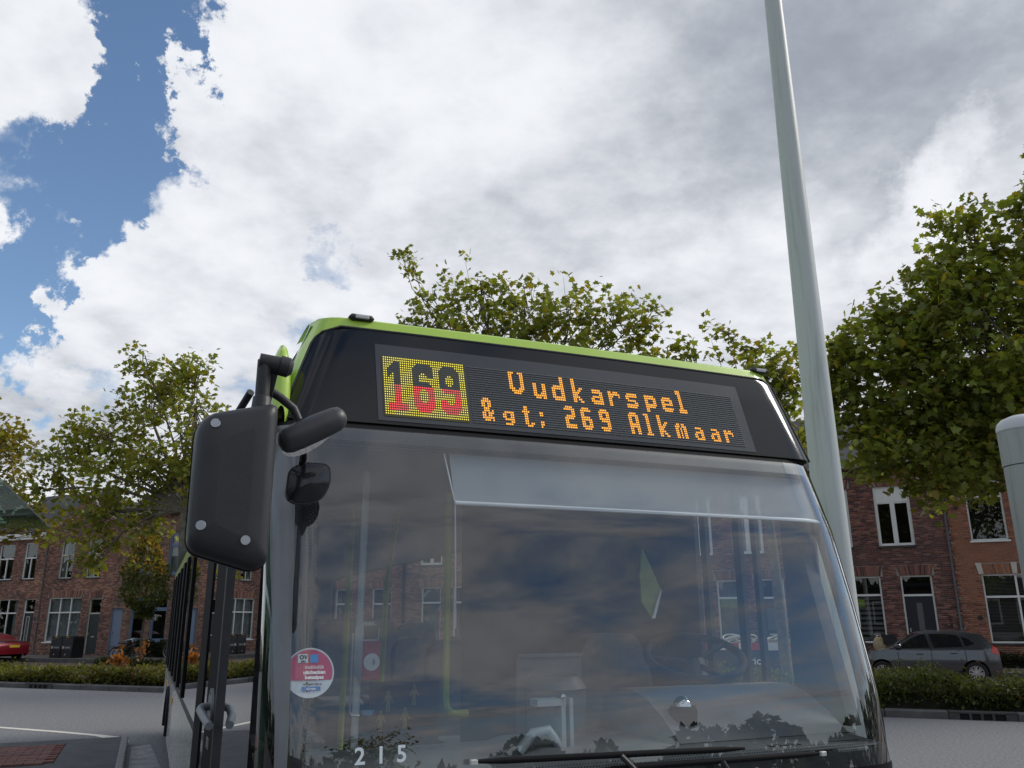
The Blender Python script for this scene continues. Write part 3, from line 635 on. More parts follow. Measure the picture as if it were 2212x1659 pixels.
MB().add([(ctr.x + (q.x - ctr.x) * .9, -.2985, ctr.y + (q.y - ctr.y) * .93) for q in oq], [tuple(range(len(oq)))]).build('mirror_glass', mat('mirror_face', (.8, .8, .8), .03, metal=1), mh)
for (u, z) in ((-.268, 2.176), (-.281, 1.898), (-.166, 1.862)):
    MB().disc((u, -.479 if u > -.2 else -.474, z), (-.25 if u < -.2 else 0, -1, -.1 if z < 2 else .12), .0125, 20, .007).build('round_reflector', mat('reflector_grey', (.45, .46, .48), .3, var=.2, vscale=300), mh, 40)
seam = [(ctr.x + (q.x - ctr.x) * 1.003, -.372, ctr.y + (q.y - ctr.y) * 1.003) for q in oq]; MB().tube(seam + [seam[0]], .003, 5, cap=False).build('housing_seam', blkm, mh, 60)
for u, z in ((-.13, 2.20), (-.29, 2.05)): MB().disc((u, -.468, z), (0, -1, 0), .004, 8, .002).build('screw', blkm, mh)
am = MB().tube([(-.142, -.38, 2.22), (-.142, -.38, 2.285), (-.142, -.38, 2.29), (-.142, -.38, 2.40)], [.032, .026, .021, .021], 12).build('mirror_arm', blk, bus, 40)
MB().tube([(-.158, -.38, 2.397), (-.10, -.38, 2.39), (-.098, -.38, 2.39), (-.072, -.38, 2.385), (-.06, -.38, 2.383)], [.024, .026, .031, .031, .018], 14).build('pivot_joint', blk, am, 40)
MB().tube([(-.115, -.36, 2.375), (-.122, -.30, 2.30), (-.118, -.2, 2.29), (-.10, .0, 2.30), (-.05, .3, 2.36)], .017, 8).build('strut', blk, am, 60)
MB().tube([(-.11, -.28, 2.335), (-.075, -.28, 2.315), (-.035, -.28, 2.285), (-.018, -.28, 2.25)], .0135, 8).build('strut', blk, am, 60)
MB().tube([(-.168, -.3, 2.32), (-.20, -.2, 2.26)], .012, 8).build('strut', blk, am, 60)
# small wide-angle mirror (capsule, tilted)
a_, b_ = Vector((-.072, -.30, 2.168)), Vector((.118, -.30, 2.275)); ax = (b_ - a_).normalized(); nn = Vector((-ax.z, 0, ax.x)); rows = []
for t, s_ in ((-.02, .05), (0, .55), (.04, .8), (.12, .95), (.3, 1.0), (.6, 1.0), (.85, .93), (.95, .78), (1.0, .45), (1.012, .05)):
    c = a_ + (b_ - a_) * t; rows.append([c + nn * (.040 * s_ * math.cos(an)) * (1 if math.cos(an) > 0 else 1.1) + Vector((0, 1, 0)) * (.042 * s_ * math.sin(an)) for an in [2 * math.pi * k / 20 for k in range(21)]])
wm = MB().grid(rows).build('ramp_mirror_housing', mat('mirror_plastic2', (.040, .040, .043), .40, var=.15, vscale=8, bump=.1, bscale=300), bus, 60)
cc = a_ + (b_ - a_) * .5
MB().add([cc + ax * (.095 * math.cos(an)) + Vector((0, .035, -.012)) + Vector((0, .03, -.05)) * math.sin(an) for an in [2 * math.pi * k / 24 for k in range(24)]], [tuple(range(24))]).build('mirror_glass', mat('mirror_face', (.8, .8, .8), .03, metal=1), wm)
MB().tube([(.0, -.27, 2.2), (.03, -.12, 2.16), (.045, .08, 2.15)], .010, 8).build('bracket', blkm, wm, 60)
oq2 = outline([(-.012, 2.130), (.04, 2.157), (.122, 2.155), (.130, 2.09), (.10, 2.028), (.015, 2.012), (-.018, 2.04)], [.02, .02, .025, .03, .03, .03, .02], 5)
fm_ = MB().prism([tuple(q) for q in oq2], -.085, -.06).build('front_mirror', blk, bus, 40)
c2 = Vector((.058, 2.086)); gr_ = [[(c2.x + (q.x - c2.x) * k_, -.087 - .022 * (1 - k_ * k_), c2.y + (q.y - c2.y) * k_) for q in oq2 + oq2[:1]] for k_ in (.92, .7, .45, .2, .01)]
MB().grid(gr_).build('mirror_glass', mat('dark_mirror', (.012, .012, .014), .16, spec=.5), fm_, 80)
MB().tube([(.025, -.16, 2.20), (.028, -.10, 2.17), (.03, -.075, 2.14)], .009, 8).build('stalk', blkm, fm_, 60)
# passenger saloon
pole_g = mat('pole_grey', (.42, .44, .45), .35); pole_y = mat('pole_lime', (.42, .50, .06), .35)
MB().tube([(.485, 1.0, .33), (.49, 1.0, 1.2), (.505, 1.03, 2.335)], .017, 10).build('grab_pole', pole_g, bus, 60)
MB().tube([(.72, 2.4, .33), (.74, 2.4, 2.335)], .018, 10).build('grab_pole', pole_y, bus, 60)
MB().tube([(1.0, 2.55, .33), (.985, 2.5, 1.3), (1.0, 2.5, 1.9), (1.06, 2.5, 2.335)], .018, 10).build('grab_pole', pole_y, bus, 60)
MB().tube([(1.08, 1.52, 2.33), (1.08, 1.52, 1.26), (1.085, 1.52, 1.215), (1.11, 1.52, 1.19), (1.15, 1.52, 1.185), (1.20, 1.52, 1.185)], .019, 10).build('grab_pole', pole_y, bus, 60)
rd = MB().cbox(.465, .575, .93, .99, 1.40, 1.648, .03).build('card_reader', mat('reader_grey', (.40, .42, .44), .45), bus, 40)
MB().box(.497, .560, .924, .931, 1.575, 1.632).build('screen', mat('screen_dark', (.02, .025, .03), .2), rd)
MB().box(.495, .573, .923, .931, 1.405, 1.566).build('red_face', mat('reader_red', (.30, .02, .04), .5), rd)
MB().disc((.535, .9225, 1.478), (0, -1, 0), .036, 24, .002).build('card_pad', mat('pad_white', (.55, .57, .57), .5), rd)
for r2 in (.010, .016): MB().tube([(.532 + r2 * math.cos(a), .919, 1.478 + r2 * math.sin(a)) for a in [-1 + .25 * k for k in range(9)]], .0012, 4).build('wave_mark', M['ink_dark'], rd)
MB().tube([(.447, .92, 1.60), (.447, .92, 1.28), (.455, .92, 1.265), (.49, .92, 1.262)], .005, 6).build('guard_rail', M['steel'], bus, 60)
MB().lathe([(.001, 0), (.022, 0), (.03, .018), (.001, .02)], 16, Matrix.Translation((.525, .92, 1.262))).build('hand_gel_dish', mat('dish_blue', (.25, .42, .62), .4), bus, 40)
seatm = mat('seat_fabric', (.07, .075, .085), .85, var=.25, vscale=14); seato = mat('seat_shell_orange', (.26, .085, .03), .6, var=.1)
sh_back = outline([(-.21, .44), (-.21, 1.10), (-.13, 1.18), (.13, 1.18), (.21, 1.10), (.21, .44)], [.02, .06, .05, .05, .06, .02], 3)
SB = MB().prism([tuple(q) for q in sh_back], 0, .09).mesh('backrest', 40); SC = MB().cbox(-.21, .21, -.44, .02, .40, .48, .03).mesh('cushion', 40); SS = MB().prism([(q.x * 1.04, q.y * 1.0) for q in sh_back], .09, .105).mesh('shell', 40)
for uu, vv, fz, k in [(.27, 4.2, .35, 0), (.70, 4.2, .35, 0), (1.85, 3.6, .33, 1), (2.25, 3.6, .33, 1), (1.85, 4.6, .33, 0), (2.25, 4.6, .33, 0), (1.4, 6.0, .45, 0), (1.85, 6.0, .45, 0), (2.25, 6.0, .45, 0), (.27, 5.3, .35, 0), (.70, 5.3, .35, 0), (1.75, 7.4, .5, 1), (2.2, 7.4, .5, 1), (.3, 7.6, .5, 0), (.75, 7.6, .5, 0), (1.75, 8.6, .5, 0), (2.2, 8.6, .5, 0)]:
    b = link('seat_backrest', SB, None, bus); b.data.materials.clear() if False else None
    if not SB.materials: SB.materials.append(seatm); SC.materials.append(seatm); SS.materials.append(seato)
    b.location = (uu, vv, fz)
    c = link('seat_cushion', SC, None, bus); c.location = (uu, vv, fz)
    c = link('seat_shell', SS, None, bus); c.location = (uu, vv + .002, fz)
    MB().box(uu - .12, uu + .12, vv - .3, vv - .05, .33, fz + .4).build('seat_base', dgrey, bus)
# modesty board with figure pictograms
MB().box(.80, 1.20, 2.0, 2.03, .40, 1.32).build('modesty_board', mat('board_brown', (.11, .045, .035), .6, var=.1), bus)
fig = mat('figure_yellow', (.42, .30, .08), .6)
for (u, z) in ((.90, 1.21), (1.05, 1.24), (1.0, 1.12), (.86, 1.11)):
    f = MB().disc((u, 1.998, z + .052), (0, -1, 0), .011, 10, .002)
    f.add([(u - .012, 1.996, z + .04), (u + .012, 1.996, z + .04), (u + .03, 1.996, z), (u + .024, 1.996, z - .002), (u + .011, 1.996, z + .018), (u + .011, 1.996, z - .05), (u + .003, 1.996, z - .05), (u, 1.996, z - .008), (u - .003, 1.996, z - .05), (u - .011, 1.996, z - .05), (u - .011, 1.996, z + .018), (u - .024, 1.996, z - .002), (u - .03, 1.996, z)], [(0, 1, 4, 5, 7, 9, 10), (1, 2, 3, 4), (0, 10, 11, 12), (5, 6, 7), (7, 8, 9)])
    f.build('figure', fig, bus)
# green triangular headrest cover / strap panel in the cab, driver's seat
MB().prism([(2.11, 2.03), (2.16, 1.93), (2.215, 1.81), (2.15, 1.655), (2.09, 1.74), (2.085, 1.88)], 1.20, 1.212).build('cab_pennant', mat('pennant_green', (.20, .29, .08), .6), bus)
MB().prism([(2.216, 1.812), (2.214, 1.79), (2.168, 1.655), (2.146, 1.652), (2.185, 1.75)], 1.193, 1.199).build('pennant_edge', mat('hem_white', (.7, .72, .74), .4), bus)
MB().prism([tuple(q + Vector((1.9, .1))) for q in outline([(-.22, .62), (-.24, 1.25), (-.15, 1.48), (.15, 1.48), (.24, 1.25), (.22, .62)], [.03, .1, .08, .08, .1, .03], 4)], 1.20, 1.32).build('driver_seat_back', seatm, bus, 40)
MB().cbox(1.65, 2.12, .85, 1.28, .78, .92, .04).build('driver_seat_cushion', seatm, bus, 40)
MB().box(1.78, 2.0, .95, 1.2, .33, .80).build('driver_seat_base', dgrey, bus)

# ------------------------------------------------------------------ houses
BH, BL = .0625, .22
mortar = mat('mortar', (.30, .275, .25), .95, var=.2, vscale=4)
brickm = mat('brick_clay', (.2, .1, .08), .88, var=.18, vscale=30, attr='col', spec=.25, bump=.2, bscale=120)
hg = glass('house_glass', (.55, .58, .58), 1.5, add=.01)
white_w = mat('white_window_paint', (.72, .72, .69), .45, var=.06, vscale=5)
cream_w = mat('cream_window_paint', (.52, .50, .42), .5, var=.06, vscale=5)
blue_w = mat('blue_window_paint', (.13, .19, .29), .5, var=.1, vscale=4)
sillm = mat('dark_sill', (.05, .045, .042), .8, var=.2)
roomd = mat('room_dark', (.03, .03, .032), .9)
curtain = mat('net_curtain', (.42, .44, .44), .9, var=.25, vscale=3)
bvar = {}
def brick_shared(pal):
    if pal in bvar: return bvar[pal]
    out = []
    for k in range(6):
        me = MB().box(0, .21, -.014, .0, 0, .0525).mesh('brick'); at = me.color_attributes.new('col', 'FLOAT_COLOR', 'CORNER'); c = bcol(pal)
        at.data.foreach_set('color', np.tile(np.array([*c, 1], np.float32), len(me.loops))); me.materials.append(brickm); out.append(me)
    bvar[pal] = out; return out
PAL = {'dark': ((0.157, 0.072, 0.059), (0.224, 0.103, 0.080), (0.108, 0.059, 0.058), (0.269, 0.130, 0.100)), 'red': ((0.305, 0.126, 0.076), (0.359, 0.157, 0.094), (0.233, 0.100, 0.067), (0.296, 0.144, 0.100)),
       'brown': ((0.233, 0.137, 0.100), (0.296, 0.172, 0.119), (0.172, 0.103, 0.083), (0.341, 0.206, 0.144)), 'mix': ((0.215, 0.112, 0.083), (0.287, 0.149, 0.108), (0.139, 0.083, 0.072), (0.331, 0.179, 0.126))}
def bcol(pal):
    c = random.choice(PAL[pal]); j = random.uniform(.75, 1.25); return tuple(x * j * random.uniform(.93, 1.07) for x in c)
def house(label, s0, s1, ztop, opens, pal, gable=None, nbrick=0, lintel='fan', roofc=(.05, .05, .055), cornice=None, depth=8.0, prefer=0.0, z0=.0):
    w = s1 - s0; H = tag(empty('brick_house', st(s0, FAC), TH), label, 'house', 'brick row houses along the street')
    # wall backing with openings
    xs = sorted({0, w, *[o['x0'] for o in opens], *[o['x1'] for o in opens]}); zs = sorted({z0, ztop, *[o['z0'] for o in opens], *[o['z1'] for o in opens]})
    wb = MB()
    for a, b in zip(xs, xs[1:]):
        for c, d in zip(zs, zs[1:]):
            mx_, mz_ = (a + b) / 2, (c + d) / 2
            if not any(o['x0'] < mx_ < o['x1'] and o['z0'] < mz_ < o['z1'] for o in opens): wb.box(a, b, 0, .24, c, d)
    if gable: wb.prism([(gable[0], ztop), (gable[2], ztop), (gable[1], gable[3])], 0.001, .24)
    wb.box(0, .02, .24, depth, 0, ztop).box(w - .02, w, .24, depth, 0, ztop).box(0, w, depth, depth + .02, 0, ztop)
    wall = wb.build('wall', mortar, H)
    # bricks
    V, F, Cc, nb = [], [], [], 0; cand = []
    zmax = gable[3] if gable else ztop
    fl = [(o['x0'] - .10, o['x1'] + .10, o['z1'], o['z1'] + .36) for o in opens if o.get('lintel', True)]
    r = 0
    while z0 + r * BH < zmax - .03:
        za = z0 + r * BH; zb = za + .0525; zm = (za + zb) / 2
        if zm > ztop and gable:
            t = (zm - ztop) / (gable[3] - ztop); lo, hi = gable[0] + (gable[1] - gable[0]) * t, gable[2] + (gable[1] - gable[2]) * t
        else: lo, hi = 0.004, w - .004
        blk_ = [(o['x0'], o['x1']) for o in opens if o['z0'] - .01 < zm < o['z1'] + .01] + [(a, b) for a, b, c, d in fl if c - .005 < zm < d]
        iv = [(lo, hi)]
        for a, b in blk_:
            iv = [q for (c, d) in iv for q in ((c, min(d, a)), (max(c, b), d)) if q[1] - q[0] > .015]
        off = (.11 if r % 2 else 0) + .03 * math.sin(r * 2.3)
        for c, d in iv:
            k = math.floor((c - off) / BL)
            while off + k * BL < d:
                a = max(c, off + k * BL + .005); b = min(d, off + (k + 1) * BL - .005); k += 1
                if b - a < .02: continue
                full = (b - a) > .205
                cand.append((a, b, za, zb, full))
        r += 1
    if nbrick:
        fi = [i for i, q in enumerate(cand) if q[4]]; fi.sort(key=lambda i: abs(cand[i][0] - prefer) * .45 + abs(cand[i][2] - 3.6)); pick = set(fi[:nbrick])
    else: pick = set()
    shared = brick_shared(pal)
    for i, (a, b, za, zb, full) in enumerate(cand):
        if i in pick:
            o = link('brick', random.choice(shared), None, wall); o.location = (a, random.uniform(-.002, .002), za); continue
        y = -.014 + random.uniform(-.002, .002); n0 = len(V)
        V += [(a, y, za), (b, y, za), (b, y, zb), (a, y, zb), (a, 0.001, za), (b, 0.001, za), (b, 0.001, zb), (a, 0.001, zb)]
        F += [(n0, n0 + 1, n0 + 2, n0 + 3), (n0, n0 + 4, n0 + 5, n0 + 1), (n0 + 3, n0 + 2, n0 + 6, n0 + 7), (n0, n0 + 3, n0 + 7, n0 + 4), (n0 + 1, n0 + 5, n0 + 6, n0 + 2)]
        cc = bcol(pal); Cc += [cc] * 5
    tag(link('brick_courses', npmesh('brick_courses', np.array(V), np.array(F), Cc), brickm, wall), kind='stuff')
    for o in opens: opening(H, o, pal)
    # roof
    if not gable:
        rf = MB().add([(-.02, -.25, ztop + .02), (w + .02, -.25, ztop + .02), (w + .02, depth / 2, ztop + 2.9), (-.02, depth / 2, ztop + 2.9), (-.02, depth + .2, ztop), (w + .02, depth + .2, ztop)], [(0, 1, 2, 3), (3, 2, 5, 4)]).add([(0, 0, ztop), (0, depth / 2, ztop + 2.88), (0, depth, ztop)], [(0, 1, 2)]).add([(w, 0, ztop), (w, depth / 2, ztop + 2.88), (w, depth, ztop)], [(0, 1, 2)])
    else:
        rf = MB().add([(gable[0] - .1, .1, ztop), (gable[1], .1, gable[3] - .05), (gable[1], depth, gable[3] - .05), (gable[0] - .1, depth, ztop), (gable[2] + .1, .1, ztop), (gable[2] + .1, depth, ztop)], [(0, 1, 2, 3), (1, 4, 5, 2)])
    rfo = rf.build('roof', mat('roof_dark%s' % str(roofc), roofc, .8, var=.3, vscale=5), H)
    if cornice: MB().box(-.01, w + .01, -.30, .0, ztop - .16, ztop + .03).box(-.01, w + .01, -.22, -.0, ztop - .30, ztop - .16).build('cornice', white_w, H)
    if not gable:
        gm = mat('gutter_grey', (.14, .145, .15), .55, var=.15)
        if not cornice: MB().tube([(0, -.33, ztop + .0), (w, -.33, ztop + .0)], .055, 8).build('gutter', gm, H, 60)
        MB().tube([(w - .10, -.30, ztop - .05), (w - .10, -.07, ztop - .35), (w - .10, -.07, .1)], .035, 8).build('downpipe', gm, H, 60)
    return H, rfo
def opening(H, o, pal):
    x0, x1, z0, z1 = o['x0'], o['x1'], o['z0'], o['z1']; fm = o.get('frame', white_w); kind = o['kind']; t = .055; ya, yb = .06, .13
    # lintel of fanned bricks
    if o.get('lintel', True):
        n = max(7, int((x1 - x0 + .2) / .073)); cx = (x0 + x1) / 2
        for k in range(n):
            def X(q, top): 
                base = x0 - .005 + (x1 - x0 + .01) * q; tp = x0 - .095 + (x1 - x0 + .19) * q; return tp if top else base
            a, b = (k + .07) / n, (k + .93) / n; yy = -.016 + random.uniform(-.002, .002); zt_ = z1 + .345; zb_ = z1 + .006
            me = MB().prism([(X(a, 0), zb_), (X(b, 0), zb_), (X(b, 1), zt_), (X(a, 1), zt_)], yy, .002).mesh('lintel_brick')
            pale = o.get('key') and k in (0, n // 2, n - 1)
            at = me.color_attributes.new('col', 'FLOAT_COLOR', 'CORNER'); at.data.foreach_set('color', np.tile(np.array([*bcol(pal), 1], np.float32), len(me.loops)))
            link('lintel_brick', me, brickm, H)
        if o.get('key'):
            for q in (0.0, .5, 1.0):
                c = x0 + (x1 - x0) * q; MB().prism([(c - .07, z1 + .004), (c + .07, z1 + .004), (c + .09 + (q - .5) * .1, z1 + .38), (c - .09 + (q - .5) * .1, z1 + .38)], -.03, 0.002).build('keystone', cream_w, H)
    fb = MB()
    def fbox(a, b, c, d, y0=ya, y1=yb): fb.box(a, b, y0, y1, c, d)
    fbox(x0, x0 + t, z0, z1); fbox(x1 - t, x1, z0, z1); fbox(x0 + t, x1 - t, z1 - t, z1)
    panes = []; solids = []; leaf = None; g0 = z0
    if kind != 'door': fbox(x0 + t, x1 - t, z0, z0 + t); g0 = z0 + t
    tr = o.get('transom')
    cols = o.get('cols', 1); xi = [x0 + t + (x1 - x0 - 2 * t) * k / cols for k in range(cols + 1)]
    if o.get('panel'):                      # white solid panel on top
        solids.append((x0 + t, x1 - t, o['panel'], z1 - t)); ztop_ = o['panel']; fbox(x0 + t, x1 - t, ztop_ - .05, ztop_)
        ztop_ -= .05
    else: ztop_ = z1 - t
    if kind == 'door':
        trz = tr or (z1 - .6); fbox(x0 + t, x1 - t, trz, trz + .07); panes.append((x0 + t, x1 - t, trz + .07, z1 - t)); leaf = (x0 + t, x1 - t, z0, trz)
    else:
        if tr:
            fbox(x0 + t, x1 - t, tr - .035, tr + .035); zr = [(g0, tr - .035), (tr + .035, ztop_)]
        else: zr = [(g0, ztop_)]
        for ri, (c, d) in enumerate(zr):
            cl_ = xi if (ri == 0 or not o.get('top1')) else [xi[0], xi[-1]]
            for k in range(len(cl_) - 1):
                a, b = cl_[k], cl_[k + 1]
                if k: fbox(a - .03, a + .03, c, d); 
                aa, bb = a + (.03 if k else 0), b - (.03 if k < len(cl_) - 2 else 0)
                if o.get('sash'):
                    for q in ((aa, aa + .05, c, d), (bb - .05, bb, c, d), (aa + .05, bb - .05, c, c + .05), (aa + .05, bb - .05, d - .05, d)): fbox(*q, ya + .015, yb - .01)
                    panes.append((aa + .05, bb - .05, c + .05, d - .05))
                else: panes.append((aa, bb, c, d))
    wd = fb.build('door' if kind == 'door' else 'window', fm, H)
    for a, b, c, d in panes: MB().add([(a, .10, c), (b, .10, c), (b, .10, d), (a, .10, d)], [(0, 1, 2, 3)]).build('pane', hg, wd)
    for a, b, c, d in solids: MB().box(a, b, .07, .12, c, d).build('panel', fm, wd)
    if kind != 'door': MB().box(x0 - .05, x1 + .05, -.06, .08, z0 - .06, z0).build('sill', o.get('sillmat', sillm), wd)
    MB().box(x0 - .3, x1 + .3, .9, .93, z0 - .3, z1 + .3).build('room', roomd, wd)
    cu = o.get('curtain')
    if cu == 'net':
        MB().grid([[(x0 + (x1 - x0) * k / 30, .22 + .02 * math.sin(k * 1.9), z) for k in range(31)] for z in (z0, z1)]).build('curtain', curtain, wd, 60)
    elif cu == 'side':
        for a, b in ((x0, x0 + (x1 - x0) * .22), (x1 - (x1 - x0) * .2, x1)): MB().grid([[(a + (b - a) * k / 10, .22 + .025 * math.sin(k * 2.1), z) for k in range(11)] for z in (z0, z1)]).build('curtain', curtain, wd, 60)
    elif cu == 'blind':
        zz = z0 + .06; sl_ = MB().add([(x0, .17, 0), (x1, .17, 0), (x1, .205, .022), (x0, .205, .022)], [(0, 1, 2, 3)]).mesh('blind_slat')
        while zz < z1 - .05:
            link('blind_slat', sl_, mat('blind_grey', (.22, .225, .22), .6), wd).location = (0, 0, zz); zz += .046
    elif cu == 'roller':
        for k in range(9): MB().box(x0 + .05, x1 - .05, .18, .19, z0 + .1 + k * .17, z0 + .2 + k * .17).build('blind_band', mat('blind_band', (.22, .24, .24), .7), wd)
    if leaf:
        a, b, c, d = leaf; lf = MB().box(a, b, .075, .12, c, d).build('door_leaf', o.get('leafmat', mat('door_black', (.012, .014, .018), .35)), wd)
        if o.get('slot'):
            q0, q1 = a + (b - a) * o['slot'][0], a + (b - a) * o['slot'][1]; zc0, zc1 = c + (d - c) * o['slot'][2], c + (d - c) * o['slot'][3]
            MB().box(q0, q1, .068, .0755, zc0, zc1).build('glass_slot', mat('slot_glass', (.10, .11, .11), .15), lf)
            if o.get('slotframe'):
                f2 = MB().box(q0 - .03, q0, .062, .0755, zc0 - .03, zc1 + .03).box(q1, q1 + .03, .062, .0755, zc0 - .03, zc1 + .03).box(q0, q1, .062, .0755, zc1, zc1 + .03).box(q0, q1, .062, .0755, zc0 - .03, zc0); f2.build('slot_frame', cream_w, lf)
        MB().box(a + .06, a + .09, .03, .075, c + (d - c) * .47, c + (d - c) * .53).build('door_knob', mat('steel', (.55, .55, .55), .3, metal=.9), lf)
        if o.get('slit'): MB().box(a + (b - a) * .35, a + (b - a) * .65, .066, .0755, c + (d - c) * .42, c + (d - c) * .45).build('letter_slot', M['steel'], lf)
def win(s, s0, s1, z0, z1, **k): return dict(kind='win', x0=s0 - s, x1=s1 - s, z0=z0, z1=z1, **k)
def door(s, s0, s1, z0, z1, **k): return dict(kind='door', x0=s0 - s, x1=s1 - s, z0=z0, z1=z1, **k)
# left row
A, A_roof = house('brown brick house with white cornice, dark tiled roof and framed-slot door', -47.2, -41.35, 6.45, [
    win(-47.2, -45.3, -44.05, 4.0, 5.95, cols=2, transom=5.15, top1=1, lintel=False), win(-47.2, -43.25, -42.25, 4.0, 5.97, cols=2, transom=5.15, top1=1, lintel=False),
    win(-47.2, -45.6, -43.2, .75, 2.95, cols=3, transom=2.2, lintel=False, curtain='side'), door(-47.2, -42.7, -41.85, .12, 2.95, transom=2.2, lintel=False, slot=(.28, .55, .08, .9), slotframe=1)], 'mix', cornice=True, nbrick=150, prefer=5.5)
B, _ = house('brown brick gabled house with three-light white window behind the refuse container', -41.35, -36.25, 6.75, [
    win(-41.35, -40.42, -39.42, 3.97, 6.0, cols=2, transom=5.2, top1=1, frame=cream_w, curtain='side', lintel=False), win(-41.35, -38.4, -37.38, 3.97, 6.0, cols=2, transom=5.2, top1=1, frame=cream_w, lintel=False),
    win(-41.35, -40.85, -38.4, .70, 2.97, cols=3, transom=2.2, curtain='net', sillmat=white_w), door(-41.35, -37.85, -37.0, .10, 2.9, transom=2.1, frame=cream_w, slit=1, leafmat=mat('door_green', (.016, .024, .022), .4))], 'mix', gable=(.15, 2.55, 4.95, 8.45), nbrick=300, prefer=5.0)
MB().box(0, 1.15, -.06, .0, -.04, .05, Matrix.Translation((2.62, -.02, 8.35)) @ Matrix.Rotation(R(36), 4, 'Y')).build('barge_board', white_w, B)
Cc_, _ = house('brown brick house with blue window frames behind the two bicycles', -36.25, -30.9, 7.1, [
    door(-36.25, -36.2, -35.44, .08, 2.36, transom=2.25, frame=blue_w, leafmat=mat('door_blue', (.17, .22, .30), .45, var=.05), lintel=False), 
    win(-36.25, -34.88, -33.98, .8, 2.85, transom=2.25, frame=blue_w, sillmat=blue_w, sash=1), win(-36.25, -33.52, -32.5, .78, 3.02, transom=2.3, frame=blue_w, sillmat=blue_w, sash=1),
    win(-36.25, -34.6, -33.58, 4.0, 6.15, transom=5.4, frame=blue_w, sillmat=blue_w, sash=1, curtain='net'), win(-36.25, -32.75, -31.8, 4.0, 6.13, transom=5.45, frame=blue_w, sillmat=blue_w, sash=1, curtain='net')], 'brown', nbrick=300, prefer=5.0)
HL = ['pinkish brick house with white windows seen through the bus, next to the blue-framed house', 'brown brick house with paired white windows seen through the bus doors', 'brick house with white sash windows seen through the bus side windows', 'dark brick house hidden mostly by the bus cab partition']
for i in range(4):
    a = -30.9 + i * 6.0
    house(HL[i], a, a + 6.0, 6.5, [win(a, a + .7, a + 1.8, 4.0, 6.1, cols=2, sash=1), win(a, a + 3.6, a + 4.7, 4.0, 6.1, cols=2, sash=1), win(a, a + .8, a + 1.75, .78, 3.06, transom=2.4, curtain='net'), win(a, a + 2.35, a + 3.25, .78, 3.06, transom=2.4, curtain='side'), door(a, a + 4.3, a + 5.3, .1, 3.06, transom=2.35)], ['mix', 'red', 'brown', 'dark'][i])
a = -6.9
D2, _ = house('dark brick house with white house-number plate behind the skip', a, -2.5, 6.75, [win(a, -6.55, -5.4, 4.0, 6.2, cols=2, sash=1, panel=5.75), win(a, -4.64, -3.5, 4.0, 6.2, cols=2, sash=1, panel=5.75, curtain='side'),
    win(a, -6.75, -5.9, .75, 3.06, transom=2.4, curtain='net'), win(a, -5.35, -4.45, .75, 3.06, transom=2.4, curtain='net'), door(a, -3.93, -2.9, .1, 3.07, transom=2.35, slit=1, slot=(.3, .8, .5, .85))], 'dark')
np_ = MB().box(-.06, .06, -.035, -.02, -.06, .06).build('number_plate', white_w, D2); np_.location = (4.12, 0, 1.85)
tm_ = text_mesh('108', .07, .001); tm_.transform(Matrix.Rotation(R(90), 4, 'X')); o = link('lettering', tm_, M['ink_dark'], np_); o.location = (0, -.037, 0)
MB().tube([(4.36, -.06, .1), (4.36, -.06, 6.5)], .035, 8).build('downpipe', mat('pipe_grey', (.10, .10, .10), .6), D2)
a = -2.5
Dh, _ = house('dark red brick house with navy door behind the grey hatchback', a, 2.83, 6.95, [win(a, -1.62, -.38, 4.1, 6.22, cols=2, sash=1, panel=5.72), win(a, .50, 1.68, 4.1, 6.24, cols=2, sash=1, panel=5.72),
    win(a, -1.95, -1.0, .8, 3.07, transom=2.42, curtain='net'), win(a, -.55, .40, .8, 3.07, transom=2.42, curtain='roller'), door(a, 1.04, 2.05, .1, 3.07, transom=2.36, slot=(.40, .60, .12, .9), leafmat=mat('door_navy', (.008, .010, .018), .5))], 'dark', nbrick=300, prefer=4.6)
mi = MB().cbox(-.045, .045, -.06, -.015, -.10, .06, .01).build('wall_mailbox', mat('iron_black', (.02, .02, .02), .6), Dh); mi.location = (4.95, 0, 1.40)
for z_, r2 in ((1.65, .035), (1.58, .035)): MB().tube([(4.95 + r2 * math.cos(q), -.03, z_ + r2 * math.sin(q)) for q in [k * .6 + (1.6 if z_ < 1.6 else 0) for k in range(8)]], .012, 5).build('house_number', M['iron_black'], Dh)
a = 2.83
Eh, _ = house('red brick house with large window of horizontal blinds and pale keystones', a, 8.6, 6.75, [win(a, 3.45, 4.58, 4.18, 6.24, transom=5.68, frame=white_w, sillmat=white_w), win(a, 6.2, 7.4, 4.18, 6.24, transom=5.68),
    win(a, 3.58, 5.6, .80, 3.05, cols=2, transom=2.3, curtain='blind', key=1), door(a, 6.6, 7.6, .1, 3.05, transom=2.35)], 'red', nbrick=300, prefer=.6, lintel='fan', cornice=True)
for z_ in (5.35, 1.62): MB().disc((.28 if z_ > 3 else .52, -.012, z_), (0, -1, 0), .075, 14, .03).build('wall_anchor', M['iron_black'], Eh)
# roof tiles on the left house (visible slope)
prof = [(k / 8 * .215, .028 * math.sin(k / 8 * 2 * math.pi) + .02) for k in range(9)]
tl = MB().grid([[(x, 0, z) for x, z in prof], [(x, .36, z - .012) for x, z in prof]]).mesh('roof_tile', 60); tmat = mat('tile_anthracite', (.035, .036, .042), .5, var=.25, vscale=9)
ang = math.atan2(2.9, 4.25); nt_ = 0
for rr in range(12):
    for cc in range(25):
        o = link('roof_tile', tl, tmat, A_roof); d_ = rr * .335
        o.location = (5.85 - .222 * (cc + 1), -.25 + d_ * math.cos(ang), 6.49 + d_ * math.sin(ang) + .01); o.rotation_euler = (ang, 0, 0); nt_ += 1

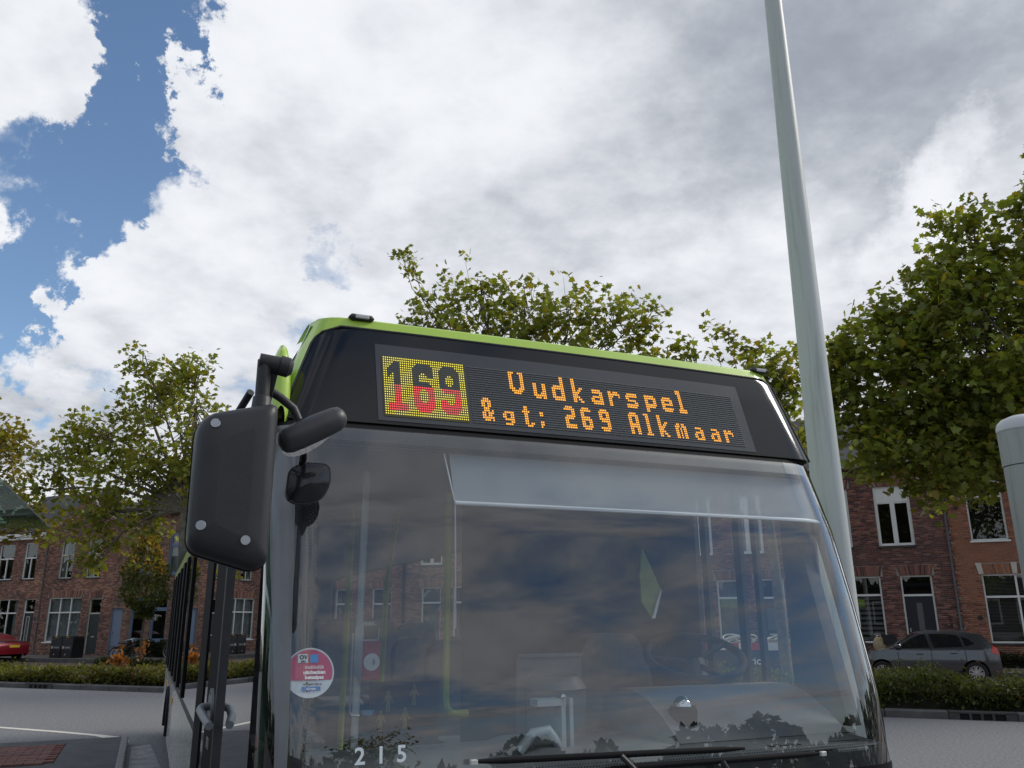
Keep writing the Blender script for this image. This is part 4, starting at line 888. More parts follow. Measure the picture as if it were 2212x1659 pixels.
# ------------------------------------------------------------------ leaves and trees
def leaf_tpl():
    ang_ = [-90, -55, -28, -2, 22, 42, 62, 90, 118, 138, 158, 182, 208, 235]; rad = [.30, .34, .52, .30, .70, .42, .50, .78, .50, .42, .70, .30, .52, .34]
    P = [(0, 0, .02)] + [(r * math.cos(R(a)) * .72, r * math.sin(R(a)) * .72 + .1, -.10 * abs(r * math.cos(R(a)))) for a, r in zip(ang_, rad)]
    n = len(ang_); return np.array(P), np.array([(0, 1 + k, 1 + (k + 1) % n) for k in range(n)])
LT = leaf_tpl()
QT = (np.array([(0, -.5, 0), (.28, 0, -.06), (0, .5, 0), (-.28, 0, -.06)]), np.array([(0, 1, 2, 3)]))
def leaves(name, P, size, cols, tpl, mt, parent, tilt=.6, kind='stuff', outward=None):
    n = len(P); V0, F0 = tpl
    yaw = rng.uniform(0, 2 * np.pi, n); tz = rng.normal(0, tilt, n); tx = rng.normal(.35, tilt, n); s = size * rng.uniform(.6, 1.25, n)
    cy, sy = np.cos(yaw), np.sin(yaw); cx, sx_ = np.cos(tx), np.sin(tx); cz, sz_ = np.cos(tz), np.sin(tz)
    Rz = np.zeros((n, 3, 3)); Rz[:, 0, 0] = cy; Rz[:, 0, 1] = -sy; Rz[:, 1, 0] = sy; Rz[:, 1, 1] = cy; Rz[:, 2, 2] = 1
    Rx = np.zeros((n, 3, 3)); Rx[:, 0, 0] = 1; Rx[:, 1, 1] = cx; Rx[:, 1, 2] = sx_; Rx[:, 2, 1] = -sx_; Rx[:, 2, 2] = cx
    Ry = np.zeros((n, 3, 3)); Ry[:, 1, 1] = 1; Ry[:, 0, 0] = cz; Ry[:, 0, 2] = sz_; Ry[:, 2, 0] = -sz_; Ry[:, 2, 2] = cz
    Rm = Rz @ Rx @ Ry
    V = np.einsum('nij,vj->nvi', Rm, V0) * s[:, None, None] + P[:, None, :]
    k = len(V0); F = (F0[None] + (np.arange(n) * k)[:, None, None]).reshape(-1, F0.shape[1])
    C = np.repeat(cols, len(F0), axis=0)
    o = link(name, npmesh(name, V.reshape(-1, 3), F, C), mt, parent); o['kind'] = kind; return o
LM = leafmat('plane_leaf', .42)
bark = mat('plane_bark', (.12, .105, .075), .9, var=.45, vscale=6, bump=.5, bscale=20)
def leafcols(n, base, spread=.3, yellow=.12):
    c = np.array(base)[None] * rng.uniform(1 - spread, 1 + spread, (n, 1)) * rng.uniform(.92, 1.08, (n, 3))
    y = rng.random(n) < yellow; c[y] = np.array([.26, .21, .03]) * rng.uniform(.6, 1.1, (y.sum(), 1)); return np.clip(c, 0, 1)
def tree(label, base, fork, rad, blobs, leaf=.2, per=16, col=(.165, .190, .036), spread=.35, yellow=.06, twigr=.012, group='plane trees along the street', cat='tree', name='plane_tree', cl=.28, dens=.62):
    T = tag(empty(name, (base[0], base[1], 0)), label, cat, group); bx_, by_ = base
    wood = MB(); z0 = .0
    fork = Vector(fork) - Vector((bx_, by_, 0))
    mid = Vector((fork.x * .4, fork.y * .4, fork.z * .5))
    wood.tube([(0, 0, -.1), (0, 0, .15), mid, fork], [rad * 1.35, rad * 1.05, rad * .9, rad * .75], 10)
    P = []; trunk = wood.build('trunk', bark, T, 60); wood = MB()
    for (cx, cy, cz, rx, ry, rz, n) in blobs:
        c = Vector((cx - bx_, cy - by_, cz)); a = fork; dirv = c - a
        j = Vector((random.uniform(-.3, .3), random.uniform(-.3, .3), random.uniform(-.1, .5))) * dirv.length * .18
        p1 = a + dirv * .35 + j; p2 = a + dirv * .7 + j * .8; r0 = rad * .42 * min(1, max(rx, rz) / 1.5)
        limb = [a, p1, p2, c, c + Vector((0, 0, rz * .5)) + dirv.normalized() * rx * .3]
        wood.tube(limb, [r0, r0 * .8, r0 * .6, r0 * .4, r0 * .15], 6)
        for k in range(int(n * dens)):
            d_ = Vector(rng.normal(0, 1, 3)).normalized(); f = rng.uniform(.25, 1.0) ** .5
            if rng.random() < .10: f *= rng.uniform(1.05, 1.22)
            q = c + Vector((d_.x * rx, d_.y * ry, d_.z * rz)) * f
            P.append((q.x, q.y, q.z))
            if k % 2 == 0:
                sp = limb[2] + (limb[4] - limb[2]) * rng.uniform(0, 1); md = (sp + q) * .5 + Vector(rng.normal(0, .12, 3)) - Vector((0, 0, .1)); wood.tube([sp, md, q], [twigr * 2.0, twigr * 1.3, twigr * .5], 4, cap=False)
                for _ in range(2):
                    e_ = q + (q - md).normalized() * rng.uniform(.15, .4) + Vector(rng.normal(0, .18, 3)); wood.tube([md + (q - md) * .6, e_], [twigr * .8, twigr * .3], 3, cap=False); P.append((e_.x, e_.y, e_.z))
    tag(wood.build('branches', bark, T), kind='stuff')
    P = np.array(P); nL = per
    Q = np.repeat(P, nL, axis=0) + np.clip(rng.normal(0, cl, (len(P) * nL, 3)), -1.7 * cl, 1.7 * cl) * np.array([1, 1, .75])
    cb = np.repeat(rng.uniform(.75, 1.3, (len(P), 1)), nL, axis=0); cols = np.clip(leafcols(len(Q), col, spread, yellow) * cb, 0, 1)
    leaves('crown', Q, leaf, cols, LT, LM, T)
    return T
# right tree (large), centre tree behind the bus, small one, left tree, far left tree
tree('large dense plane tree overhanging the grey hatchback and the red house', (12.6, 18.4), (12.3, 18.2, 4.3), .24, [
    (13.3, 17.2, 9.2, 1.9, 1.7, 1.8, 210), (10.6, 17.6, 7.6, 1.9, 1.8, 1.9, 300), (8.9, 18.2, 6.5, 1.15, 1.2, 1.1, 120), (8.25, 18.4, 7.7, .65, .8, .6, 42), (7.75, 18.6, 6.6, .55, .6, .75, 36),
    (8.6, 18.2, 5.3, 1.0, 1.1, .85, 95), (9.6, 18.0, 4.75, .9, 1.1, .75, 80), (11.2, 17.4, 5.6, 1.5, 1.5, 1.2, 170), (10.0, 17.8, 9.0, .8, .9, .75, 50), (12.7, 16.8, 11.2, .8, .8, .9, 44), (12.0, 17.0, 10.2, .7, .7, .6, 30), (13.6, 17.8, 7.0, 2.2, 2.0, 2.2, 200), (10.7, 17.5, 10.0, .65, .7, .55, 30), (9.2, 18.1, 8.1, .5, .6, .4, 20)], leaf=.235, per=13, cl=.22, dens=.62)
tree('plane tree whose open crown rises behind the bus roof', (.6, 23.6), (.3, 23.7, 5.2), .2, [
    (-.9, 24.2, 10.9, 1.2, 1.2, 1.35, 78), (.4, 23.7, 10.6, 1.0, 1.2, 1.2, 62), (-2.2, 24.8, 10.5, 1.0, .9, .7, 34), (-2.5, 24.9, 11.6, .5, .4, .55, 12), (-3.2, 25.2, 12.6, .32, .3, .3, 6), (-3.55, 25.3, 13.25, .2, .2, .22, 4), (1.7, 23.1, 10.0, .85, .9, .9, 40), (2.9, 22.6, 9.8, .75, .8, .85, 28), (3.7, 22.3, 9.9, .45, .5, .7, 14), (1.9, 23.0, 10.9, .35, .4, .5, 8), (0, 24, 8.9, 2.8, 2.0, 1.4, 90), (3.2, 22.4, 8.7, 1.0, 1.0, .8, 30)], leaf=.24, per=9, cl=.17, yellow=.10)
tree('small plane tree rising behind the bus beside the lamp post', (6.6, 21.2), (6.5, 21.2, 4.2), .14, [
    (6.3, 21.2, 8.1, .8, .8, .75, 38), (5.9, 21.4, 8.85, .38, .4, .45, 10), (7.05, 20.9, 7.5, .6, .6, .65, 26), (4.95, 21.8, 8.45, .42, .4, .38, 10), (6.0, 21.3, 7.0, 1.3, .9, .8, 46), (7.0, 20.9, 6.2, .8, .8, .7, 30)], leaf=.24, per=9, cl=.17, yellow=.08)
tree('spreading plane tree behind the bus mirror', (-10.7, 28.0), (-11.1, 28.3, 5.3), .26, [
    (-11.2, 28.5, 8.0, 1.9, 1.6, 1.6, 170), (-13.4, 29.4, 9.3, 1.0, 1.1, 1.2, 70), (-13.75, 29.5, 11.0, .6, .6, .7, 24), (-11.2, 28.5, 10.2, .7, .7, .75, 34), (-15.0, 30.0, 7.9, 1.3, 1.2, 1.0, 90), (-16.7, 30.7, 7.6, 1.1, 1.0, .9, 56), (-17.6, 31.2, 6.5, .9, .9, .8, 36),
    (-13.2, 29.3, 6.5, 1.6, 1.3, 1.0, 110), (-14.8, 29.9, 5.3, 1.3, 1.1, .95, 84), (-14.6, 29.9, 4.1, .7, .7, .55, 26), (-12.8, 29.1, 4.9, .7, .7, .6, 24), (-10.4, 28.1, 6.6, 1.4, 1.2, 1.1, 90), (-15.9, 30.4, 8.9, .5, .5, .4, 12), (-12.3, 28.9, 9.6, .6, .6, .7, 20)], leaf=.25, per=9, cl=.20, dens=.52, col=(.18, .20, .036), yellow=.10)
tree('yellowing plane tree beside the glass shelter', (-24.5, 33.0), (-23.5, 33.0, 4.6), .2, [
    (-20.3, 32.2, 7.6, 1.5, 1.4, 1.5, 110), (-20.9, 32.4, 9.2, .9, .9, .8, 36), (-19.6, 31.9, 6.2, 1.0, 1.0, .7, 40), (-18.5, 31.6, 5.0, 1.1, .9, .5, 34), (-21.5, 32.6, 5.0, 1.2, 1.0, .6, 40), (-22.6, 33, 8.2, 1.8, 1.6, 1.6, 100)], leaf=.25, per=9, cl=.2, col=(.17, .15, .026), yellow=.25)
# young tree with orange top
def young():
    b = st(-31.1, 30.2); T = tag(empty('young_tree', (b.x, b.y, .06)), 'slender young tree with orange-tinged top before the blue-framed house', 'tree')
    MB().tube([(0, 0, 0), (.02, 0, 1.5), (.0, 0, 3.0), (-.25, 0, 5.4)], [.06, .05, .04, .012], 8).build('trunk', mat('young_bark', (.10, .085, .06), .9, var=.3), T)
    P, C = [], []
    for k in range(5200):
        z = rng.uniform(1.85, 5.75); f = (z - 1.85) / 3.9; w = 1.12 * math.sin(min(1, f * 1.35 + .12) * math.pi * .62) * (1 - f ** 2.6) + .18 + .22 * math.sin(z * 5.1) * (1 - f)
        a = rng.uniform(0, 2 * math.pi); rr = w * rng.uniform(.2, 1) ** .5; P.append((rr * math.cos(a) - .25 * f, rr * math.sin(a), z + rng.normal(0, .06)))
        c = np.array([.08, .10, .026]) * rng.uniform(.5, 1.3); o_ = np.array([.46, .26, .03]) * rng.uniform(.5, 1.1)
        C.append(c if rng.random() > max(0, (f - .45) * 1.7) * (0.9) else o_)
    leaves('crown', np.array(P), .17, np.array(C), QT, LM, T, .8)
young()
# hedges
def hedge(name, label, s0, s1, n0, n1, h, n, col, size=.075, z=.09, dead=0.0):
    c = st(s0, n0, 0); H = tag(empty(name, c, TH), label, 'hedge'); L = s1 - s0; W = n1 - n0
    X = rng.uniform(0, L, n); Y = rng.uniform(0, W, n); top = h * (.8 + .16 * np.sin(X * 1.7) + .10 * np.sin(X * 4.3 + 1) + .09 * np.sin(X * 9.1 + Y * 7) + .10 * np.sin(Y * 5 + X)) * np.clip(np.minimum(np.minimum(X, L - X) * 2.5 + .35, 1), 0, 1) * np.clip(.55 + Y * 1.5, 0, 1)
    Z = top * rng.uniform(.0, 1, n) ** .45; fr_ = rng.random(n) < .35; Y = np.where(fr_, rng.uniform(-.12, .15, n), Y)
    P = np.stack([X, Y + rng.normal(0, .04, n), Z + z + np.abs(rng.normal(0, .035, n))], 1)
    # stray shoots
    k = n // 40; P[:k, 2] += rng.uniform(.04, .16, k)
    lowf = .55 + .45 * rng.random((n, 1)); cc = np.array(col)[None] * rng.uniform(.45, 1.35, (n, 1)) * (1 + .35 * np.sin(X * .9 + 2)[:, None] * .6) * lowf
    d = rng.random(n) < dead; cc[d] = np.array([.16, .085, .03]) * rng.uniform(.5, 1.1, (d.sum(), 1))
    leaves('foliage', P, size, np.clip(cc, 0, 1), QT, LM, H, .7)
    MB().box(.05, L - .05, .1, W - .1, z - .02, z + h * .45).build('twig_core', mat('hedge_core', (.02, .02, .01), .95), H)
    return H
hedge('clipped_hedge', 'low green hedge behind kerb in front of the grey hatchback', -8.0, 9.0, 17.05, 19.3, .62, 42000, (.115, .135, .030), .085, dead=.012)
hedge('clipped_hedge', 'low yellow-green hedge behind kerb in front of the red car and container', -44, -19.6, 17.05, 19.4, .37, 36000, (.17, .175, .034), .095, dead=.02)
hedge('clipped_hedge', 'straggly hedge with withered shoots in front of the bicycles', -19.3, -8.2, 17.05, 19.5, .40, 26000, (.15, .15, .033), .095, dead=.10)
hedge('low_shrub', 'dark low shrub beneath the blue-framed windows', -33.6, -31.2, 31.6, 32.7, .75, 5000, (.030, .045, .014), .10, z=.06)
hedge('weed_tuft', 'green weeds growing beneath the bicycles', -30.9, -27.6, 27.6, 28.3, .32, 3500, (.05, .07, .02), .10, z=-.1)
hedge('low_shrub', 'dark weedy shrub at the foot of the red house', 3.3, 6.2, 32.0, 32.8, .45, 3500, (.035, .042, .015), .09, z=.06)
# withered branch on the hedge
b = st(-19.75, 18.6); T = tag(empty('withered_branch', (b.x, b.y, .30)), 'broken branch with brown withered leaves lying on the hedge', 'branch')
MB().tube([(-1.4, -.3, .0), (-.6, -.1, .12), (.2, 0, .3), (.5, .1, .62)], [.022, .018, .012, .005], 6).build('stem', bark, T)
P = np.array([(-.1, 0, .3)]) + rng.normal(0, 1, (90, 3)) * np.array([.13, .1, .12]); P2 = np.array([(.48, .1, .62)]) + rng.normal(0, 1, (34, 3)) * np.array([.08, .08, .10])
P = np.concatenate([P, P2]); leaves('dead_leaves', P, .15, np.array([.30, .115, .035])[None] * rng.uniform(.5, 1.2, (len(P), 1)), LT, LM, T, 1.0)

# ------------------------------------------------------------------ posts and shelter
lp = ((1735 + 1795) / 2, 0)
def stained(name, c1, c2, rough):
    mt, t, b = newmat(name); b.inputs['Roughness'].default_value = rough
    co = t.nodes.new('ShaderNodeTexCoord'); mp = t.nodes.new('ShaderNodeMapping'); mp.inputs['Scale'].default_value = (22, 22, 1.1); t.links.new(co.outputs['Object'], mp.inputs[0])
    n = t.nodes.new('ShaderNodeTexNoise'); n.inputs['Scale'].default_value = 1.0; n.inputs['Detail'].default_value = 9; n.inputs['Roughness'].default_value = .7; t.links.new(mp.outputs[0], n.inputs[0])
    r = t.nodes.new('ShaderNodeMapRange'); t.links.new(n.outputs[0], r.inputs[0]); r.inputs[1].default_value = .50; r.inputs[2].default_value = .78
    n2_ = t.nodes.new('ShaderNodeTexNoise'); n2_.inputs['Scale'].default_value = 1.6; n2_.inputs['Detail'].default_value = 7; t.links.new(co.outputs['Object'], n2_.inputs[0])
    ad = t.nodes.new('ShaderNodeMath'); ad.operation = 'MULTIPLY'; ad.use_clamp = True; t.links.new(r.outputs[0], ad.inputs[0]); t.links.new(n2_.outputs[0], ad.inputs[1])
    mx_ = t.nodes.new('ShaderNodeMix'); mx_.data_type = 'RGBA'; t.links.new(ad.outputs[0], mx_.inputs[0]); mx_.inputs[6].default_value = (*c1, 1); mx_.inputs[7].default_value = (*c2, 1); t.links.new(mx_.outputs[2], b.inputs['Base Color']); return mt
galv = stained('painted_steel_pole', (.47, .50, .49), (.10, .13, .085), .5)
px_, py_ = 2.66, 7.0
Lp = tag(empty('lamp_post', (px_, py_, 0)), 'tall tapered pale grey lamp post beside the bus', 'lamp post')
MB().tube([(0, 0, 0), (0, 0, .05), (0, 0, 2.0), (0, 0, 5), (0, 0, 9.5)], [.155, .15, .135, .110, .062], 24).build('pole', galv, Lp, 60)
MB().tube([(0, 0, 9.4), (-.2, .1, 9.8), (-.9, .3, 10.0), (-1.6, .5, 10.05)], .035, 10).build('outreach_arm', galv, Lp, 60)
MB().cbox(-.35, .35, -.13, .13, -.06, .08, .04, Matrix.Translation((-1.9, .6, 10.05)) @ Matrix.Rotation(R(163), 4, 'Z')).build('lantern', mat('lantern_grey', (.3, .3, .31), .5), Lp, 40)
MB().box(-.05, .05, -.152, -.13, .5, .9).build('hatch', galv, Lp)
streak = MB()
Sp = tag(empty('stop_post', (3.235, 5.12, 0)), 'thick grey domed post at the bus stop', 'post')
pm = stained('stop_post_grey', (.33, .34, .35), (.08, .09, .08), .5)
MB().tube([(0, 0, 0), (0, 0, 1.0), (0, 0, 2.55)], .155, 32).build('shaft', pm, Sp, 60)
MB().tube([(0, 0, 2.555), (0, 0, 2.78)], .160, 32).build('collar', pm, Sp, 60)
MB().lathe([(.163, 2.775), (.163, 2.80), (.155, 2.825), (.13, 2.85), (.08, 2.87), (.001, 2.878)], 32).build('domed_cap', mat('cap_white', (.50, .51, .53), .35), Sp, 60)
MB().box(.06, .7, -.17, -.15, 2.47, 2.49).build('sign_edge', mat('sign_green', (.02, .10, .06), .5), Sp)
Sh = tag(empty('bus_shelter', bw(-1.2, 5.05), BA), 'green-tinted glass roof of a bus shelter', 'bus shelter')
gg = glass('shelter_glass', (.46, .60, .50), .55, dust=.10)
MB().box(-3.0, 0, -4.2, 0, 2.40, 2.412).build('roof_pane', gg, Sh)
for y in (-.65, -1.4, -2.15): MB().tube([(-3.0, y, 2.43), (-.02, y, 2.43)], .012, 6).build('roof_bar', dgrey, Sh)
MB().tube([(-3.0, -.20, 2.42), (-.3, -.2, 2.42)], .012, 6).build('roof_bar', mat('hem_white', (.7, .72, .74), .4), Sh)
for x, y in ((-2.4, -.6), (-2.4, -3.6)): MB().tube([(x, y, .0), (x, y, 2.4)], .05, 12).build('post', dgrey, Sh, 60)
MB().box(-2.42, -2.40, -3.6, -.6, .3, 2.2).build('back_pane', gg, Sh)

# ------------------------------------------------------------------ vehicles
def vehicle(label, loc, rz, paint, L=3.97, W=1.68, prof=None, sc_=1.0, wheels=(.21, .83), wr=.305, cat='car', wins=None, group=None, name='parked_car', tail=None, plate=True, sections=True, belt=.93):
    C_ = tag(empty(name, loc, rz), label, cat, group); C_.scale = (sc_, sc_, sc_)
    prof = prof or [(0, .52), (.012, .60), (.03, .66), (.07, .73), (.15, .84), (.25, .925), (.29, .98), (.36, 1.17), (.43, 1.33), (.49, 1.42), (.57, 1.455), (.68, 1.455), (.79, 1.43), (.88, 1.37), (.905, 1.33), (.945, 1.12), (.97, .98), (.99, .88), (.997, .70), (1.0, .55)]
    xs = sorted(set([i / 90 for i in range(91)] + [.004, .996] + [w for w in wheels]))
    def ztop(f):
        v = interp(f, prof); return v
    def zbot(f):
        z = .20 + .06 * max(0, (.03 - f) / .03) + .1 * max(0, (f - .96) / .04)
        for w in wheels:
            d_ = abs(f - w) * L; ar = wr + .055
            if d_ < ar: z = max(z, wr + math.sqrt(ar * ar - d_ * d_))
        return z
    def hw(f, z):
        w = W / 2 * (1 - .16 * max(0, (.14 - f) / .14) ** 2 - .13 * max(0, (f - .86) / .14) ** 2)
        w -= .05 * max(0, (.5 - z) / .3) ** 2
        w -= .03 * max(0, (z - .62) / .35)
        if z > belt: w -= (z - belt) * .34 + .3 * max(0, z - belt - .42) ** 1.5
        return w
    body = MB(); NT = 16
    for sgn in (-1, 1):
        rows = []
        for f in xs:
            a, b = zbot(f), ztop(f); rows.append([((f - .5) * L, sgn * hw(f, a + (b - a) * (t / NT)), a + (b - a) * (t / NT)) for t in range(NT + 1)])
        body.grid(rows)
    rows = [[((f - .5) * L, hw(f, ztop(f)) * q, ztop(f) + .035 * (1 - q * q) * (1 if .0 < f < 1 else 0)) for q in (-1, -.9, -.7, -.4, 0, .4, .7, .9, 1)] for f in xs]
    body.grid(rows)
    for f in (0, 1): body.grid([[((f - .5) * L, hw(f, z) * q, z) for q in (-1, 0, 1)] for z in (zbot(f), (zbot(f) + ztop(f)) / 2, ztop(f))])
    body.grid([[((f - .5) * L, q * W * .4, .21) for q in (-1, 1)] for f in (.03, .97)])
    bo = body.build('body', paint, C_, 35)
    dglass = mat('car_glass', (.012, .014, .016), .05, spec=.6)
    def sidepoly(poly, name_, material, off=.006, n=10, parent=bo, fine=12):
        for sgn in (-1, 1):
            m_ = MB(); px = [p[0] for p in poly]; x0, x1 = min(px), max(px); cols = []
            for k in range(fine + 1):
                x = x0 + (x1 - x0) * k / fine; x = min(max(x, x0 + 1e-4), x1 - 1e-4); zz = []
                for (a, za), (b, zb) in zip(poly, poly[1:] + poly[:1]):
                    if (a - x) * (b - x) <= 0 and a != b: zz.append(za + (zb - za) * (x - a) / (b - a))
                lo, hi = min(zz), max(zz); cols.append([((x - .5) * L, sgn * (hw(x, lo + (hi - lo) * t / 5) + off), lo + (hi - lo) * t / 5) for t in range(6)])
            m_.grid(cols).build(name_, material, parent, 40)
    wins = wins or [[(.315, .965), (.545, .99), (.535, 1.375), (.49, 1.36), (.42, 1.23)], [(.56, .99), (.765, 1.02), (.745, 1.33), (.68, 1.375), (.555, 1.378)], [(.78, 1.03), (.845, 1.10), (.805, 1.24), (.765, 1.30)]]
    for w_ in wins: sidepoly(w_, 'side_window', dglass)
    if sections:
        for f, z0_, z1_ in ((.325, .30, .95), (.55, .26, 1.38), (.775, .55, 1.0)): sidepoly([(f, z0_), (f + .004, z0_), (f + .004, z1_), (f, z1_)], 'door_seam', blkm, .003, fine=1)
        for f, zz in ((.475, .815), (.70, .845)): 
            for sgn in (-1, 1): MB().cbox(-.09, .09, -.018, .018, -.018, .018, .008, Matrix.Translation(((f - .5) * L, sgn * (hw(f, zz) + .012), zz))).build('door_handle', paint, bo)
        sidepoly([(.29, .32), (.75, .32), (.75, .345), (.29, .345)], 'sill_moulding', blkm, .012)
    for f0, f1, nm in ((.30, .455, 'windscreen'), (.895, .962, 'rear_window')):
        g_ = MB(); ff = [f0 + (f1 - f0) * k / 8 for k in range(9)]
        g_.grid([[((f - .5) * L, hw(f, ztop(f)) * q * .9, ztop(f) + .035 * (1 - (q * .9) ** 2) + .012) for q in (-1, -.7, -.4, 0, .4, .7, 1)] for f in ff]).build(nm, dglass, bo, 40)
    for sgn in (-1, 1):
        MB().cbox(-.09, .07, -.08, .08, -.06, .07, .03, Matrix.Translation(((.335 - .5) * L, sgn * (W / 2 + .05), 1.02 - (.93 - belt)))).build('door_mirror', paint, bo, 40)
    t0 = tail or [(.945, .86), (.998, .80), (.985, .98), (.955, 1.06)]
    sidepoly(t0, 'tail_light', mat('tail_red', (.55, .02, .02), .15, coat=.5), .010)
    sidepoly([(.012, .58), (.09, .68), (.085, .74), (.03, .665)], 'headlight', mat('lamp_glass', (.55, .57, .6), .08, spec=.7), .008)
    if plate:
        MB().box(L * .5 + .004, L * .5 + .014, -.26, .26, .60, .71).build('number_plate', mat('plate_yellow', (.70, .45, .03), .5), bo)
    tyr = mat('tyre', (.02, .02, .02), .85); rimm = mat('alloy_silver', (.52, .53, .54), .32, metal=.7)
    for f in wheels:
        for sgn in (-1, 1):
            T_ = Matrix.Translation(((f - .5) * L, sgn * (W / 2 - .10), wr)); w_ = MB().lathe([(wr * .64, -.09), (wr * .9, -.095), (wr, -.06), (wr, .06), (wr * .9, .095), (wr * .64, .09)], 28, T_, 'y').build('wheel', tyr, C_, 40)
            rm = MB().lathe([(wr * .66, sgn * .085), (wr * .60, sgn * .075), (wr * .57, sgn * .03), (.001, sgn * .02)], 28, T_, 'y'); rm.build('rim_well', mat('rim_dark', (.03, .03, .03), .7), w_, 40)
            rr_ = MB().lathe([(wr * .67, sgn * .088), (wr * .59, sgn * .085)], 28, T_, 'y')
            for k in range(14):
                a = 2 * math.pi * (k // 2) / 7 + (k % 2) * .34; mt2 = T_ @ Matrix.Rotation(a, 4, 'Y'); rr_.box(.04, wr * .62, sgn * .06 - .012, sgn * .06 + .012, -.016, .016, mt2)
            rr_.lathe([(.001, sgn * .085), (.05, sgn * .08), (.055, sgn * .05)], 14, T_, 'y'); rr_.build('rim', rimm, w_, 40)
    return C_
grey_p = mat('grey_metallic', (.075, .078, .09), .25, metal=.5, coat=1.0, var=.04, vscale=2)
cc = st(1.19, 27.5, -.10)
vehicle('dark grey hatchback parked in front of the brick houses', cc, TH, grey_p, sc_=.945)
red_p = mat('red_metallic', (.20, .008, .018), .28, metal=.2, coat=.8)
cr = st(-39.05, 29.2 - .7, -.02)
vehicle('low red sports car with yellow plate beside the refuse container', cr, TH, red_p, L=3.9, W=1.74, prof=[(0, .45), (.02, .58), (.08, .66), (.3, .80), (.36, .86), (.44, 1.08), (.5, 1.19), (.58, 1.21), (.68, 1.12), (.76, .94), (.85, .86), (.95, .83), (.985, .76), (.997, .62), (1.0, .5)], wheels=(.2, .80), wins=[[(.385, .87), (.66, .90), (.62, 1.10), (.55, 1.13), (.47, 1.07)]], tail=[(.95, .66), (.997, .64), (.992, .75), (.955, .79)], sections=False, belt=.82)

# bicycles
def bicycle(label, loc, rz, fc, lean=.12, extra=None):
    Bk = tag(empty('bicycle', loc, rz), label, 'bicycle', 'bicycles parked before the houses'); Bk.rotation_euler = (lean, 0, rz)
    rb = mat('bike_tyre', (.02, .02, .02), .8); al = mat('bike_steel', (.45, .45, .45), .35, metal=.8); fm = mat('bike_paint_%s' % str(fc), fc, .4)
    for x in (-.53, .55):
        w = MB().tube([(x + .335 * math.cos(2 * math.pi * k / 36), 0, .345 + .335 * math.sin(2 * math.pi * k / 36)) for k in range(37)], .018, 6, cap=False).build('wheel', rb, Bk, 60)
        MB().tube([(x + .312 * math.cos(2 * math.pi * k / 36), 0, .345 + .312 * math.sin(2 * math.pi * k / 36)) for k in range(37)], .011, 5, cap=False).build('rim', al, w, 60)
        sp = MB()
        for k in range(18): sp.tube([(x, .03 * (-1) ** k, .345), (x + .31 * math.cos(k * math.pi / 9), 0, .345 + .31 * math.sin(k * math.pi / 9))], .0022, 3, cap=False)
        sp.tube([(x, -.04, .345), (x, .04, .345)], .025, 8); tag(sp.build('spokes', al, w), kind='stuff')
        MB().tube([(x + .365 * math.cos(a), 0, .345 + .365 * math.sin(a)) for a in [(.15 if x < 0 else .5) + k * .24 for k in range(12)]], .016, 5).build('mudguard', fm, Bk, 60)
    f = MB()
    for p in ([(-.53, 0, .345), (-.08, 0, .30)], [(-.08, 0, .30), (-.2, 0, .85)], [(-.53, 0, .345), (-.18, 0, .78)], [(-.08, 0, .30), (.33, 0, .78)], [(-.15, 0, .62), (.32, 0, .84)], [(.30, 0, .95), (.40, 0, .65), (.55, 0, .345)]): f.tube(p, .017, 6)
    f.build('frame', fm, Bk, 60)
    MB().tube([(.30, 0, .94), (.28, 0, 1.06)], .014, 6).tube([(.10, -.28, 1.05), (.22, -.25, 1.08), (.29, 0, 1.07), (.22, .25, 1.08), (.10, .28, 1.05)], .012, 6).build('handlebar', al, Bk, 60)
    MB().cbox(-.36, -.08, -.09, .09, .88, .95, .03).build('saddle', blk, Bk, 40); MB().tube([(-.2, 0, .83), (-.21, 0, .9)], .013, 6).build('seat_post', al, Bk)
    MB().cbox(-.55, -.05, -.05, -.035, .26, .36, .02).build('chain_case', fm, Bk); MB().lathe([(.001, .0), (.09, .0), (.09, .01)], 18, Matrix.Translation((-.08, -.055, .30)), 'y').build('chainwheel', al, Bk)
    MB().tube([(-.08, -.07, .30), (.02, -.07, .17)], .01, 5).box(-.02, .08, -.16, -.06, .15, .175).build('pedal', blk, Bk)
    MB().box(-.78, -.3, -.07, .07, .735, .75).build('luggage_rack', fm, Bk)
    MB().tube([(.45, -.02, .86), (.45, -.07, .86)], .035, 8).build('headlamp', blk, Bk)
    if extra == 'crate':
        MB().box(.34, .74, -.2, .2, .80, .83).box(.34, .37, -.2, .2, .83, 1.05).box(.71, .74, -.2, .2, .83, 1.05).box(.37, .71, -.2, -.17, .83, 1.05).box(.37, .71, .17, .2, .83, 1.05).build('front_crate', blk, Bk)
    return Bk
bb = st(-30.1, 28.6, -.1); bicycle('black city bicycle with front wheel turned to the blue-framed house', bb, TH, (.015, .015, .016))
bb = st(-30.55, 28.95, -.1); bicycle('dark brown bicycle leaning behind the black city bicycle', bb, TH + .18, (.05, .02, .015), .16)
bb = st(-28.55, 30.2, .06); bicycle('dark bicycle standing by the blue-framed windows', bb, TH + .5, (.02, .02, .025), .1)
bb = st(-.12, 29.9, .06); bicycle('bicycle with black front crate parked past the hatchback bonnet', bb, TH, (.03, .03, .032), .08, 'crate')
bg_ = st(.10, 29.75, .80); Bag = tag(empty('shopping_bag', bg_, TH), 'beige cloth bag hung beside the black bicycle crate', 'bag')
m_ = MB(); m_.lathe([(.02, -.12), (.13, -.10), (.17, .0), (.15, .14), (.09, .24), (.05, .27)], 14, Matrix.Diagonal((1.15, .7, 1, 1))); m_.build('sack', mat('bag_beige', (.42, .33, .2), .9, var=.25, vscale=8), Bag, 50)
